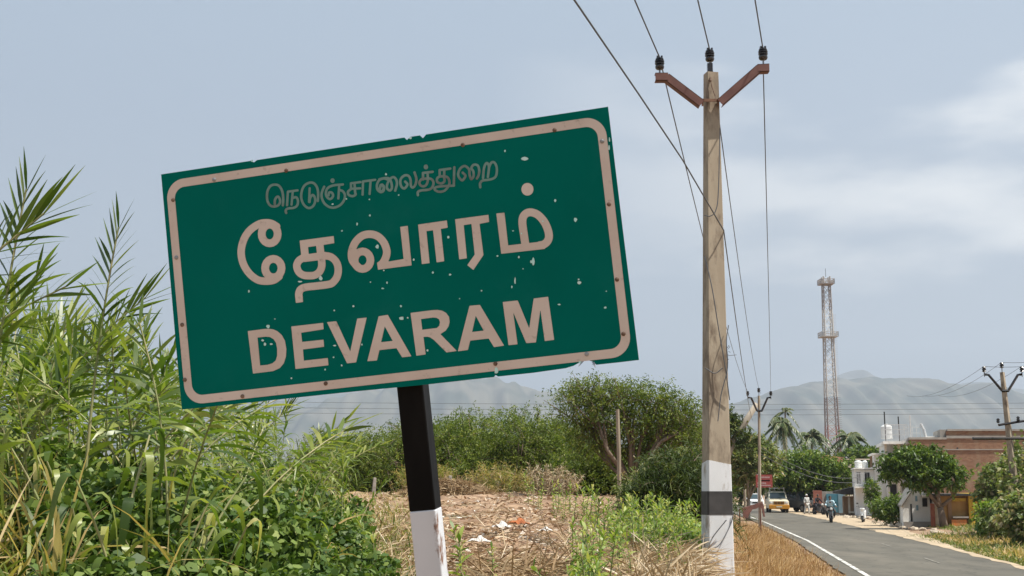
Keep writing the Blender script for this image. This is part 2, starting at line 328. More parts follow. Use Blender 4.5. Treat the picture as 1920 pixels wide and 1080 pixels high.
uv = s_inv([p[0] for p in ob], [p[1] for p in ob])
board_poly = [tuple(q) for q in uv][::-1]
MB().extrude(board_poly, sp, 0.0, -0.003).build('board', [green], sign)
# aluminium frame behind the board
fr = MB()
for u in (-0.68, 0.66): fr.extrude([(u-0.02, -0.33), (u+0.02, -0.33), (u+0.02, 0.34), (u-0.02, 0.34)], sp, -0.004, -0.03)
for v in (-0.26, 0.26): fr.extrude([(-0.655, v-0.02), (0.635, v-0.02), (0.635, v+0.02), (-0.655, v+0.02)], sp, -0.0045, -0.029)
fr.build('back_frame', [alum], sign)
# lettering: signed distance -> marching squares in the plane of the board
def cr_spline(p, n=10):
    p = [np.array(q, float) for q in p]; p = [2*p[0]-p[1]]+p+[2*p[-1]-p[-2]]; o = []
    for i in range(1, len(p)-2):
        for k in range(n):
            t = k/n; o.append(0.5*((2*p[i])+(-p[i-1]+p[i+1])*t+(2*p[i-1]-5*p[i]+4*p[i+1]-p[i+2])*t*t+(-p[i-1]+3*p[i]-3*p[i+1]+p[i+2])*t**3))
    o.append(p[-2]); return o
def sd_line(X, Y, pts, r):
    d = np.full(X.shape, 1e9)
    for (x0, y0), (x1, y1) in zip(pts[:-1], pts[1:]):
        dx, dy = x1-x0, y1-y0; t = np.clip(((X-x0)*dx+(Y-y0)*dy)/(dx*dx+dy*dy+1e-12), 0, 1)
        d = np.minimum(d, np.hypot(X-x0-t*dx, Y-y0-t*dy))
    return d-r
def sd_poly(X, Y, p):
    d = np.full(X.shape, 1e9); s = np.ones(X.shape)
    n = len(p); j = n-1
    for i in range(n):
        ex, ey = p[j][0]-p[i][0], p[j][1]-p[i][1]; wx, wy = X-p[i][0], Y-p[i][1]
        t = np.clip((wx*ex+wy*ey)/(ex*ex+ey*ey+1e-12), 0, 1); d = np.minimum(d, (wx-ex*t)**2+(wy-ey*t)**2)
        c1 = Y >= p[i][1]; c2 = Y < p[j][1]; c3 = ex*wy > ey*wx
        s = np.where((c1 & c2 & c3) | (~c1 & ~c2 & ~c3), -s, s); j = i
    return s*np.sqrt(d)
def glyphs(items, step=0.8):
    """items: (kind, ox, oy, scale, data, width); returns verts in px, polygons"""
    add, sub = [], []
    for kind, ox, oy, sc, data, wd in items:
        q = [(ox+x/sc, oy+y/sc) for x, y in data]
        (sub if kind[0] == 'H' else add).append((kind[-1], q, wd/sc/2))
    allp = [p for _, q, r in add for p in q]; m = 12
    xs = np.arange(min(p[0] for p in allp)-m, max(p[0] for p in allp)+m, step); ys = np.arange(min(p[1] for p in allp)-m, max(p[1] for p in allp)+m, step)
    X, Y = np.meshgrid(xs, ys); D = np.full(X.shape, 5.0)
    def fld(k, q, r):
        pad = r+4; x0, x1 = min(p[0] for p in q)-pad, max(p[0] for p in q)+pad; y0, y1 = min(p[1] for p in q)-pad, max(p[1] for p in q)+pad
        i0, i1 = np.searchsorted(xs, (x0, x1)); j0, j1 = np.searchsorted(ys, (y0, y1)); sl = (slice(j0, j1), slice(i0, i1))
        if k == 'P': v = sd_poly(X[sl], Y[sl], q)
        elif k == 'L': v = sd_line(X[sl], Y[sl], q, r)
        elif k == 'C': v = sd_poly(X[sl], Y[sl], cr_spline(q+[q[0]], 6)[:-1])
        else: v = sd_line(X[sl], Y[sl], cr_spline(q, 6), r)
        return sl, v
    for it in add: sl, v = fld(*it); D[sl] = np.minimum(D[sl], v)
    for it in sub: sl, v = fld(*it); D[sl] = np.maximum(D[sl], -v)
    V, Fc, idx = [], [], {}
    def vid(key, p):
        if key not in idx: idx[key] = len(V); V.append(p)
        return idx[key]
    ny, nx = D.shape; ins = D < 0
    for j in range(ny-1):
        row = ins[j, :-1].astype(int)+ins[j, 1:]+ins[j+1, :-1]+ins[j+1, 1:]
        i = 0; nzr = np.nonzero(row)[0]; k = 0
        while k < len(nzr):
            i = nzr[k]
            if row[i] == 4:
                k2 = k
                while k2+1 < len(nzr) and nzr[k2+1] == nzr[k2]+1 and row[nzr[k2+1]] == 4: k2 += 1
                i2 = nzr[k2]+1
                Fc.append([vid(('v', j, c), (xs[c], ys[j])) for c in range(i, i2+1)]+[vid(('v', j+1, c), (xs[c], ys[j+1])) for c in range(i2, i-1, -1)])
                k = k2+1; continue
            cs = [(j, i), (j, i+1), (j+1, i+1), (j+1, i)]; poly = []
            for a in range(4):
                c0, c1 = cs[a], cs[(a+1) % 4]; d0, d1 = D[c0], D[c1]
                if d0 < 0: poly.append(vid(('v', *c0), (xs[c0[1]], ys[c0[0]])))
                if (d0 < 0) != (d1 < 0):
                    t = d0/(d0-d1); poly.append(vid(('e', min(c0, c1), max(c0, c1)), (xs[c0[1]]*(1-t)+xs[c1[1]]*t, ys[c0[0]]*(1-t)+ys[c1[0]]*t)))
            if len(poly) >= 3: Fc.append(poly)
            k += 1
    return V, Fc
def letter(name, items, m, h=0.0012, step=0.8):
    V, Fc = glyphs(items, step); q = s_inv([p[0] for p in V], [p[1] for p in V])
    mb = MB(); mb.add([sp(u, v, h) for u, v in q], [tuple(f) for f in Fc]); return mb.build(name, [m], sign)
def it(kind, z, data, wd=0): return (kind, z[0], z[1], z[2], data, wd)
def ell(cx, cy, rx, ry, n=20): return [(cx+rx*math.cos(2*math.pi*k/n), cy+ry*math.sin(2*math.pi*k/n)) for k in range(n+1)]
z1 = (430, 380, 5.4); z2 = (640, 390, 7.714); z3 = (840, 330, 5.4); z4 = (490, 310, 8); z5 = (710, 290, 8); z6 = (450, 570, 6.4); z7 = (740, 540, 6.0); pxx = (0, 0, 1)
big = [
 it('S', z1, [(480, 240), (430, 212), (370, 204), (300, 218), (210, 280), (150, 370), (121, 490), (140, 610), (200, 712), (285, 780), (370, 795), (450, 785), (505, 748)], 75),
 it('L', z1, ell(447, 663, 83, 94), 78), it('L', z1, ell(410, 317, 81, 95), 78),
 it('P', z1, [(713, 384), (1058, 338), (1064, 410), (955, 428), (964, 508), (972, 580), (893, 585), (770, 600), (728, 600), (728, 520)]),
 it('HP', z1, [(798, 450), (880, 438), (888, 508), (805, 520)]),
 it('S', z1, [(745, 560), (704, 590), (684, 640), (704, 700), (750, 733), (810, 740), (868, 733), (915, 698), (937, 640), (934, 560)], 75),
 it('S', z1, [(965, 536), (1030, 550), (1082, 598), (1104, 670), (1092, 750), (1050, 808), (1008, 827), (890, 843), (770, 857), (722, 880), (705, 920), (706, 955)], 75),
 it('P', z1, [(667, 930), (742, 930), (748, 1005), (675, 1016)]),
 it('L', z2, ell(308, 755, 115, 127), 110),
 it('S', z2, [(250, 860), (170, 770), (149, 680), (163, 590), (210, 490), (300, 405), (410, 379), (520, 405), (610, 490), (655, 600), (655, 680), (625, 760), (590, 810)], 110),
 it('P', z2, [(518, 793), (600, 735), (690, 774), (903, 738), (853, 273), (962, 258), (1018, 830), (532, 893)]),
 it('P', z2, [(1112, 240), (1527, 180), (1540, 285), (1440, 303), (1490, 770), (1380, 787), (1328, 322), (1232, 335), (1278, 797), (1166, 812)]),
 it('P', z3, [(73, 438), (410, 393), (417, 465), (320, 485), (360, 800), (258, 952), (196, 903), (272, 795), (238, 485), (160, 498), (192, 833), (115, 845)]),
 it('P', z3, [(490, 380), (572, 371), (610, 703), (950, 664), (985, 738), (540, 788)]),
 it('S', z3, [(785, 700), (770, 600), (754, 480), (762, 415), (798, 376), (850, 369), (912, 395), (972, 460), (1010, 540), (1023, 610), (1008, 660), (972, 692), (930, 702)], 80),
 it('C', z3, ell(805, 135, 61, 64)[:-1]),
]
letter('tamil_town_name', big, beige)
eng = [
 it('P', z6, [(95, 325), (290, 300), (345, 297), (400, 304), (450, 326), (503, 372), (540, 440), (558, 540), (553, 630), (528, 710), (480, 768), (400, 805), (158, 835)]),
 it('HP', z6, [(212, 403), (310, 392), (360, 396), (405, 422), (435, 468), (448, 540), (448, 620), (430, 678), (390, 712), (330, 730), (243, 738)]),
 it('P', z6, [(617, 270), (1000, 226), (1005, 303), (735, 345), (747, 455), (1003, 428), (1010, 513), (757, 545), (768, 680), (1055, 648), (1063, 735), (668, 780)]),
 it('P', z6, [(1045, 218), (1158, 207), (1325, 570), (1408, 175), (1522, 163), (1395, 700), (1287, 712)]),
 it('P', pxx, [(710.2, 593), (727.3, 590.3), (771.7, 668), (754.2, 670), (743.7, 652.8), (711.7, 656.4), (707, 675.8), (689, 677.3)]),
 it('HP', pxx, [(721.6, 611.9), (736.7, 639.2), (714.8, 641.6)]),
 it('P', z7, [(180, 280), (420, 250), (480, 246), (535, 255), (580, 280), (612, 325), (620, 380), (608, 430), (575, 480), (515, 518), (700, 708), (585, 725), (440, 582), (400, 555), (370, 548), (325, 550), (350, 747), (245, 762)]),
 it('HP', z7, [(297, 350), (430, 332), (470, 335), (500, 352), (511, 385), (503, 425), (475, 450), (312, 470)]),
 it('P', z7, [(843, 200), (960, 190), (1232, 648), (1118, 665), (1058, 568), (850, 592), (825, 697), (712, 712)]),
 it('HP', z7, [(913, 312), (1003, 480), (872, 495)]),
 it('P', z7, [(1217, 158), (1385, 140), (1515, 455), (1565, 118), (1727, 98), (1795, 583), (1690, 597), (1640, 240), (1590, 612), (1482, 620), (1333, 270), (1383, 633), (1282, 643)]),
]
letter('english_town_name', eng, beige)
hw = 36
head = [('S', z4, d, hw) for d in (
 [(325, 600), (330, 500), (315, 390), (270, 310), (205, 290), (140, 310), (98, 380), (86, 470), (100, 550), (140, 605), (200, 618), (260, 595), (285, 540), (265, 480), (235, 475), (207, 520), (203, 580)],
 [(475, 490), (525, 480), (551, 530), (540, 600), (490, 637), (400, 648), (367, 680), (375, 715)],
 [(725, 550), (735, 490), (770, 445), (803, 480), (808, 550), (770, 620), (705, 640), (640, 590), (603, 500), (606, 400), (645, 310), (720, 262), (790, 270), (838, 335), (855, 430), (848, 535)],
 [(945, 322), (912, 400), (906, 470), (940, 560), (1010, 620), (1090, 635), (1180, 600), (1240, 530), (1256, 450), (1225, 390), (1180, 372)],
 [(1225, 288), (1080, 302), (995, 345), (970, 420), (990, 480), (1037, 507), (1078, 460), (1060, 412), (1020, 408), (1010, 450)],
 [(1400, 270), (1408, 400), (1415, 440), (1370, 463), (1312, 443), (1303, 395), (1340, 362)],
 [(1900, 215), (1840, 198), (1772, 222), (1737, 290), (1742, 360), (1790, 402), (1835, 380), (1840, 320), (1805, 290), (1782, 340)])]
head += [('L', z4, d, hw-2) for d in ([(388, 600), (400, 395), (545, 376)], [(455, 590), (474, 390)], [(727, 345), (718, 550)], [(1170, 300), (1157, 498)], [(1490, 252), (1345, 270), (1347, 352), (1485, 345)], [(1521, 440), (1527, 242), (1710, 218)], [(1641, 232), (1626, 430)])]
head += [it('C', z4, ell(1070, 230, 32, 36)[:-1]), it('C', z5, ell(710, 185, 33, 37)[:-1])]
head += [('S', z5, d, hw) for d in (
 [(10, 372), (75, 355), (150, 355), (188, 410), (200, 500), (165, 538), (127, 500), (132, 440), (170, 370), (220, 337), (262, 370), (276, 440), (250, 540)],
 [(55, 450), (78, 500), (45, 558), (15, 520), (30, 460)],
 [(400, 405), (432, 450), (385, 508), (335, 465), (330, 375), (385, 315), (448, 318), (480, 380), (484, 460), (512, 493), (550, 455), (568, 370), (540, 268)],
 [(735, 270), (737, 400), (700, 468), (642, 470), (612, 425), (640, 372), (690, 362), (780, 362), (822, 412), (810, 480), (760, 523), (640, 537), (590, 562), (590, 608)],
 [(985, 225), (985, 340), (988, 400), (940, 433), (882, 410), (880, 355), (930, 328), (1025, 335), (1062, 400), (1050, 470), (990, 540), (910, 558), (850, 532), (845, 500), (900, 480), (1020, 470), (1130, 465)],
 [(1262, 270), (1302, 320), (1255, 385), (1200, 330), (1198, 265), (1240, 195), (1300, 172), (1358, 225), (1365, 300), (1390, 368), (1425, 320), (1420, 250), (1392, 200), (1430, 152), (1488, 165), (1510, 240), (1500, 310), (1475, 358)],
 [(1567, 350), (1582, 200), (1620, 127), (1655, 180), (1640, 335)],
 [(1655, 195), (1692, 120), (1740, 122), (1773, 200), (1765, 310), (1720, 358), (1640, 378), (1560, 390), (1523, 430), (1525, 490)])]
head += [('L', z5, d, hw) for d in ([(812, 258), (666, 275), (668, 372)], [(1075, 210), (915, 232), (918, 330)], [(1136, 190), (1128, 462)])]
letter('tamil_heading', [it(*h) if len(h) == 4 else h for h in head], faded, step=0.7)
# border line: rounded rectangle band on the board
c4 = s_inv([322, 1122, 1176, 351], [344, 222, 656, 745]); bi = 0.075
L0 = float(s_inv(338, 560)[0]); R0 = float(s_inv(1160, 520)[0]); T0_ = float(s_inv(870, 264)[1]); B0 = float(s_inv(930, 687)[1])
def rr_pts(x0, x1, y0, y1, r, n=10):
    o = []
    for cx, cy, a0 in ((x1-r, y1-r, 0), (x0+r, y1-r, 90), (x0+r, y0+r, 180), (x1-r, y0+r, 270)):
        for k in range(n+1): a = R_(a0+90*k/n); o.append((cx+r*math.cos(a), cy+r*math.sin(a)))
    return o
w2 = 0.0138; oo = rr_pts(L0-w2, R0+w2, B0-w2, T0_+w2, 0.062); in_ = rr_pts(L0+w2, R0-w2, B0+w2, T0_-w2, 0.036); nb = len(oo)
mb = MB(); mb.add([sp(u, v, 0.0012) for u, v in oo]+[sp(u, v, 0.0012) for u, v in in_], [(i, (i+1) % nb, nb+(i+1) % nb, nb+i) for i in range(nb)]); mb.build('border_line', [beige], sign)
for k, (x, y) in enumerate([(402, 337), (537, 320), (868, 272), (1040, 244), (1129, 265), (1142, 383), (1157, 524), (1169, 626), (1100, 664), (929, 682), (611, 719), (342, 609), (331, 483), (325, 375), (455, 743), (347, 712)]):
    u, v = s_inv(x, y); c = sp(u, v, 0.0015); M = Matrix((SX, SY, SN)).transposed()
    MB().lathe([(0.007, 0), (0.0065, 0.002), (0.0035, 0.0035), (0.0012, 0.0038)], c, 10, M=M.to_3x3()).build('rivet', [rust if k % 4 else alum], sign)
chips = [(984, 298, 6, 3.6), (1079, 412, 3, 4), (1041, 376, 2, 3), (473, 302, 2, 2), (770, 259, 3, 2), (947, 283, 1.8, 2.4), (1143, 262, 1.2, 5), (1142, 277, 1.4, 5), (978, 438, 1.5, 1.5), (1000, 490, 2.5, 7), (996, 518-27, 1.5, 3), (966, 527, 1.4, 7), (960, 538, 1.2, 2.5), (1086, 530, 4, 3), (1085, 524, 1.6, 1.6), (1049, 571, 3, 1.4), (1135, 577, 2.5, 2), (1137, 546, 1.2, 1.2), (973, 482, 1.6, 2.2), (933, 480, 1.8, 1.4), (981, 504, 1.2, 1.2), (844, 515, 2.5, 2), (812, 511, 2, 2), (903, 545, 1.6, 1.6), (862, 560, 1.3, 1.3), (753, 597, 4.5, 3.6), (765, 596, 1.6, 1.6), (752, 574, 2, 2), (720, 507, 1.5, 1.5), (694, 404, 1.8, 2.0), (670, 420, 1.5, 3), (641, 433, 1.4, 1.6), (708, 463, 3.4, 4), (841, 445, 2, 2.6), (776, 487, 1.8, 2.2), (602, 522, 3.5, 4.5), (563, 528, 4, 1.6), (467, 546, 1.6, 2.8), (642, 433, 1.4, 1.6), (503, 612, 3.4, 3.8), (493, 638, 2.5, 2), (497, 645, 2.5, 3.4), (509, 645, 2.8, 1.8), (516, 598, 1.2, 1.2), (628, 648, 3, 1.6), (626, 670, 1.7, 1.7), (641, 685, 1.5, 2), (547, 709, 1.6, 1.6), (610, 693, 1.5, 2), (679, 646, 1.3, 2), (627, 582, 1.5, 1.5), (663, 574, 1.8, 1.8), (695, 529, 1.3, 1.3), (726, 530, 1.6, 2.4), (718, 541, 2.6, 1.6), (802, 657, 2, 2.2), (931, 695, 4, 6), (1088, 679, 3, 2), (724, 327, 2, 2), (748, 366, 1.4, 1.4), (624, 383, 1.8, 1.8), (650, 373, 1.4, 1.4), (693, 374, 1.4, 1.4), (1018, 415, 2, 1.4), (962, 433, 2, 1.2)]
rg = np.random.default_rng(4); mb = MB()
for x, y, rx, ry in chips:
    n = 8; q = [(x+rx*(0.75+0.5*rg.random())*math.cos(2*math.pi*k/n), y+ry*(0.75+0.5*rg.random())*math.sin(2*math.pi*k/n)) for k in range(n)]
    quv = s_inv([a[0] for a in q], [a[1] for a in q]); MB().add([sp(u, v, 0.0021) for u, v in quv], [tuple(range(n-1, -1, -1))]).build('paint_chip', [chipm], sign)
# torn flap of sheeting under the lower edge
mb = MB()
for a, b in (((1094, 676), (1086, 687)), ((1112, 678), (1117, 689))):
    ua = s_inv(*a); ub = s_inv(*b); pa, pb = sp(*ua, -0.001), sp(*ub, 0.012); s_ = SX*0.004
    MB().add([pa-s_, pa+s_, pb+s_*0.4, pb-s_*0.4], [(0, 1, 2, 3)]).build('torn_flap', [alum], sign)
# post: hollow box section, upper stretch black, lower stretch white
def post(v0, v1, name, m, parent): return MB().extrude([(-0.026, v0), (0.060, v0), (0.060, v1), (-0.026, v1)], sp, -0.031, -0.106).build(name, [m], parent, bevel=0.004)
post(-0.787, 0.30, 'post', blackp, sign)['label'] = 'black painted upper length of the steel post'
post(base_v-0.1, -0.7872, 'post', whitep, sign)['label'] = 'white painted lower length of the post with rust blisters'
# ================================================================== near utility pole
conc = mat('weathered_concrete', (0.30, 0.24, 0.175), 0.9, c2=(0.40, 0.335, 0.25), nscale=3.2, bump=0.6, detail=10, stain=((0.165, 0.125, 0.09), 6.0, 0.48, 0.64), vscale=(1, 1, 0.35))
wash = mat('limewash', (0.60, 0.61, 0.62), 0.8, c2=(0.70, 0.71, 0.73), nscale=3.5, bump=0.3, detail=10, stain=((0.30, 0.25, 0.20), 6, 0.53, 0.66), vscale=(1, 1, 0.35))
band = mat('black_band_paint', (0.028, 0.026, 0.026), 0.6, c2=(0.05, 0.046, 0.044), nscale=6, detail=8, bump=0.2)
redox = mat('red_oxide_steel', (0.115, 0.045, 0.036), 0.65, c2=(0.17, 0.07, 0.05), nscale=6, detail=7, bump=0.2)
redox2 = mat('rusted_clamp', (0.17, 0.085, 0.05), 0.75, c2=(0.24, 0.13, 0.075), nscale=14)
porc = mat('dark_porcelain', (0.010, 0.008, 0.008), 0.15, spec=0.7, c2=(0.02, 0.015, 0.014), nscale=5)
steel = mat('galvanised_steel', (0.25, 0.26, 0.27), 0.5, metal=0.6, c2=(0.17, 0.17, 0.18), nscale=12)
wirem = mat('weathered_cable', (0.10, 0.105, 0.115), 0.6, metal=0.2)
PD = 14.0
pb = P(1346, 1080, PD); ptop = P(1333, 138, PD)
gz = g(pb.x, PD)
axis_p = (ptop-pb).normalized(); bot = pb-axis_p*((pb.z-gz+0.3)/axis_p.z)
PH = (ptop-bot).length
def pole_mesh(pts_t, m, name, parent, w0=0.345, w1=0.155, dep=0.70, rz=0.22, eps=0.0):
    mb = MB(); Rz = Matrix.Rotation(rz, 3, 'Z'); vs = []
    for t in pts_t:
        wdt = w0+(w1-w0)*t+eps; d = (w0*0.72+(w1*0.95-w0*0.72)*t)+eps; c = axis_p*(PH*t)
        for a, b in ((-1, -0.82), (-0.9, -1), (0.9, -1), (1, -0.82), (1, 0.82), (0.9, 1), (-0.9, 1), (-1, 0.82)):
            vs.append(c+Rz @ Vector((a*wdt/2*0.93, b*d/2*0.93, 0)))
    n = len(pts_t); fs = [(i*8+j, i*8+(j+1) % 8, (i+1)*8+(j+1) % 8, (i+1)*8+j) for i in range(n-1) for j in range(8)]
    fs += [tuple(range(7, -1, -1)), tuple(range((n-1)*8, n*8))]
    mb.add(vs, fs); return mb.build(name, [m], parent)
pole = thing('utility_pole', 'near concrete utility pole with whitewashed foot, black band and rusty V cross-arm', 'utility pole', bot)
def tt(py): return ((P(1340, py, PD)-bot).dot(axis_p))/PH
pole_mesh(np.linspace(0.0, 1, 24), conc, 'shaft', pole)
pole_mesh(np.linspace(tt(1075)-0.12, tt(866), 8), wash, 'whitewash', pole, eps=0.007)
wv = pole.children[-1].data.vertices; rgw = random.Random(2)
for v_ in list(wv)[-8:]: v_.co += axis_p*rgw.uniform(-0.035, 0.02)
pole_mesh([tt(965), tt(921)], band, 'black_band', pole, eps=0.013)
def loc(px, py, dd=0.0): return P(px, py, PD+dd)-bot
arm = MB()
def chan(a, b, hgt=0.095, dp=0.05):
    a, b = Vector(a), Vector(b); d = (b-a).normalized(); up = Vector((0, -1, 0)).cross(d); up = up if up.z > 0 else -up
    if abs(d.x) > 0.99 : up = Vector((0, 0, 1))
    y0, y1 = Vector((0, -dp, 0)), Vector((0, dp, 0)); u = up*hgt/2; th = 0.006
    # web facing the road plus two flanges
    for q0, q1, f0, f1 in ((-u, u, y0, y0+Vector((0, th, 0))), (u-up*th, u, y0, y1), (-u, -u+up*th, y0, y1)):
        vs = [a+q0+f0, b+q0+f0, b+q1+f0, a+q1+f0, a+q0+f1, b+q0+f1, b+q1+f1, a+q1+f1]
        arm.add(vs, [(0, 1, 2, 3), (7, 6, 5, 4), (0, 4, 5, 1), (1, 5, 6, 2), (2, 6, 7, 3), (3, 7, 4, 0)])
off = -0.12
chan(loc(1228, 146, off), loc(1252, 146, off)); chan(loc(1249, 146, off+0.001), loc(1315, 196, off+0.001))
chan(loc(1349, 194, off+0.001), loc(1422, 130, off+0.001)); chan(loc(1419, 130, off), loc(1441, 129, off))
arm.build('cross_arm', [redox], pole)
cl = MB(); cl.box(loc(1332, 188, -0.115), (0.23, 0.012, 0.035)); cl.box(loc(1332, 188, 0.10), (0.23, 0.012, 0.035))
for sx in (-1, 1): cl.tube([loc(1332, 188, -0.14)+Vector((sx*0.1, 0, 0)), loc(1332, 188, 0.13)+Vector((sx*0.1, 0, 0))], 0.009, 6)
for sx in (-1, 1): cl.box(loc(1332+sx*15, 192, -0.11), (0.018, 0.03, 0.085))
cl.build('clamp', [redox2], pole)
iprof = [(0.018, -0.005), (0.04, 0.0), (0.05, 0.012), (0.054, 0.03), (0.05, 0.045), (0.036, 0.052), (0.055, 0.062), (0.057, 0.075), (0.038, 0.083), (0.056, 0.092), (0.056, 0.104), (0.038, 0.111), (0.050, 0.119), (0.046, 0.132), (0.028, 0.136), (0.026, 0.126), (0.012, 0.124)]
ip = [(1237, 130, -0.10), (1331, 115, 0.0), (1431, 112, -0.10)]
tops = []
for px, py, dd in ip:
    b0 = loc(px, py, dd); ins = MB().lathe([(r, z) for r, z in iprof], b0, 20)
    for sx in (-1, 1): ins.box(b0+Vector((sx*0.024, 0, 0.145)), (0.022, 0.05, 0.034))
    o = ins.build('insulator', [porc], pole, smooth=False)
    ft = MB().tube([b0+Vector((0, 0, -0.14)), b0+Vector((0, 0, 0.0))], 0.010, 8); ft.lathe([(0.02, -0.15), (0.02, -0.13)], b0, 6); ft.build('pin', [steel], o)
    tops.append(bot+b0+Vector((0, 0, 0.15)))
MB().box(loc(1331, 128, 0.0), (0.062, 0.05, 0.115)).build('top_bracket', [porc], pole)
hk = MB().tube([loc(1332, 146, -0.09), loc(1332, 152, -0.10)], 0.015, 8); hk.tube([loc(1332, 150, -0.10), loc(1335, 163, -0.10), loc(1341, 180, -0.11)], 0.006, 6); hk.build('bolt', [rust], pole)
tw = MB()
for pts in ([(1376, 960), (1369, 985), (1350, 1020), (1335, 1031), (1322, 1052), (1330, 1062), (1345, 1100)], [(1362, 975), (1335, 1010), (1325, 1040)],
            [(1321, 404), (1332, 405), (1342, 395), (1347, 360), (1350, 240)], [(1321, 480), (1335, 540), (1348, 620), (1360, 690), (1368, 750)], [(1366, 610), (1362, 640), (1364, 690), (1352, 740), (1346, 790)], [(1355, 690), (1340, 700), (1322, 690)]):
    q = cr_spline([tuple(loc(a, b, -0.17 if 1321 < a < 1366 else -0.10)) for a, b in pts], 5); MB().tube([Vector(v) for v in q], 0.006, 5).build('loose_wire', [wirem], pole)
for k in range(9):
    a = loc(1362+random.Random(k).uniform(-2, 4), 655+k*2, -0.05); tw.tube([a, a+Vector((random.Random(k+9).uniform(-0.05, 0.1), -0.02, random.Random(k+5).uniform(-0.06, 0.09)))], 0.003, 4)
tw.build('wire_tangle', [wirem], pole)
# ---------- far pole on the line, and the pole on the other verge
def far_pole(label, foot, top, arms, w0, w1, low=None, group=None):
    o = thing('utility_pole', label, 'utility pole', foot, group=group); ax = top-foot
    MB().tube([Vector((0, 0, -0.3)), ax*0.5, ax], [w0/2*1.2, (w0+w1)/4*1.2, w1/2*1.2], 4).build('shaft', [conc], o)
    am = MB(); tp = []
    c = ax*0.885
    for sx in (-1, 1):
        e1 = c+Vector((sx*0.13, -0.1, 0)); e2 = ax+Vector((sx*(arms-0.18), -0.1, -0.12)); e3 = ax+Vector((sx*arms, -0.1, -0.10))
        am.tube([e1, e2, e3], 0.055, 4)
    am.tube([c+Vector((-0.15, -0.1, 0)), c+Vector((0.15, -0.1, 0))], 0.06, 4); am.build('cross_arm', [porc], o)
    for q in (ax+Vector((-arms, -0.1, 0)), ax+Vector((0, 0, 0.18)), ax+Vector((arms, -0.1, 0))):
        i_ = MB().lathe([(0.05, 0), (0.09, 0.03), (0.06, 0.07), (0.10, 0.11), (0.06, 0.15), (0.09, 0.19), (0.05, 0.24)], q, 10).build('insulator', [porc], o); MB().tube([q+Vector((0, 0, -0.2)), q], 0.02, 5).build('pin', [steel], i_); tp.append(foot+q+Vector((0, 0, 0.24)))
    if low:
        l2 = MB(); z1_, z2_ = ax*low[0], ax*low[1]
        l2.tube([z1_+Vector((-0.45, -0.12, -0.1)), z1_+Vector((0.8, -0.12, 0.1))], 0.05, 4); l2.build('cross_arm', [porc], o)
        l3 = MB().tube([z2_+Vector((-1.6, -0.12, 0)), z2_+Vector((1.5, -0.12, 0))], 0.06, 4); l3.build('cross_arm', [porc], o)
        for dx in (-0.45, 0.4, 0.8): MB().lathe([(0.04, 0), (0.08, 0.05), (0.05, 0.1), (0.08, 0.14), (0.03, 0.2)], z1_+Vector((dx, -0.12, 0.03+dx*0.1)), 8).build('insulator', [porc], o)
    return o, tp
f1 = on(1422, 66); fp, ftops = far_pole('slender grey utility pole farther up the line, standing behind the red signboard', f1, P(1423, 742, 66), 0.62, 0.15, 0.11)
f2 = on(1906, 52); fp2, f2tops = far_pole('leaning concrete utility pole with three cross-arms among the shrubs across the road', f2, P(1879, 698, 52), 0.80, 0.34, 0.17, low=(0.69, 0.595))
thin = on(1395, 96); o = thing('utility_pole', 'thin whitish pole in front of the roadside trees, left of the red signboard', 'utility pole', thin)
MB().tube([Vector((0, 0, -0.2)), Vector((0.1, 0, 5.5))], [0.11, 0.08], 8).build('shaft', [conc], o)
# ---------- wires
def span(a, b, sag, n=40, ext=None):
    a, b = Vector(a), Vector(b); o = []
    for k in range(n+1):
        t = k/n; p = a.lerp(b, t); p.z -= 4*sag*t*(1-t); o.append(p)
    return o
def wire(label, runs, r, group='overhead power lines', name='power_line'):
    mb = MB(); c = Vector(runs[0][0])
    for q in runs: mb.tube([v-c for v in q], r, 6)
    o = mb.build(name, [wirem]); o.location = c; return put(o, label, 'power line', group)
# back toward the pole behind the viewer
for t0, t1, end, lb in ((tops[0], ftops[0], (1182, 0), 'left conductor of the three on the near pole, tied to its left insulator'), (tops[1], ftops[1], (1300, 0), 'middle conductor of the near pole, tied to the insulator on its tip'), (tops[2], ftops[2], (1411, 0), 'right conductor of the near pole, tied to its right insulator')):
    e_ = P(end[0], end[1], 11.6); dirn = (e_-t0); far = t0+dirn*16; far.z = t0.z+(e_.z-t0.z)*3
    wire(lb, [span(t0, far, 0.35), span(t0, t1, 0.55)], 0.008)
att = P(1357, 432, 13.86); e1 = P(1077, 0, 8.2)
c2_ = P(1320, 368, 13.2)
wire('thin service cable slanting down from upper left to the near pole shaft', [[e1+(e1-c2_)*1.5, e1, P(1200, 180, 10.6), P(1280, 300, 12.3), att], span(att, ftops[0]+Vector((0.25, 0, -1.6)), 0.5)], 0.0075)
wire('slack cable leaving the far side of the near pole toward the pole behind', [span(P(1345, 200, 14.15), ftops[1]+Vector((0.1, 0, -0.3)), 0.7)], 0.006)
for k, (y0, y1) in enumerate(((741, 746), (752, 756), (762, 765))):
    wire(('topmost', 'middle', 'lowest')[k]+' of three distant transmission wires crossing level behind the thorn trees', [span(P(-400, y0-4, 330), P(2400, y1+4, 330), 2.0)], 0.045, 'distant transmission wires')
for k, (tp, yy) in enumerate(zip(f2tops, (688, 676, 690))):
    wire(('left', 'middle', 'right')[k]+' conductor of the leaning pole across the road', [span(tp, P(1700+k*30, 742, 100), 0.5, 20), span(tp, P(2150, 640-k*14, 40), 0.3, 20)], 0.009)
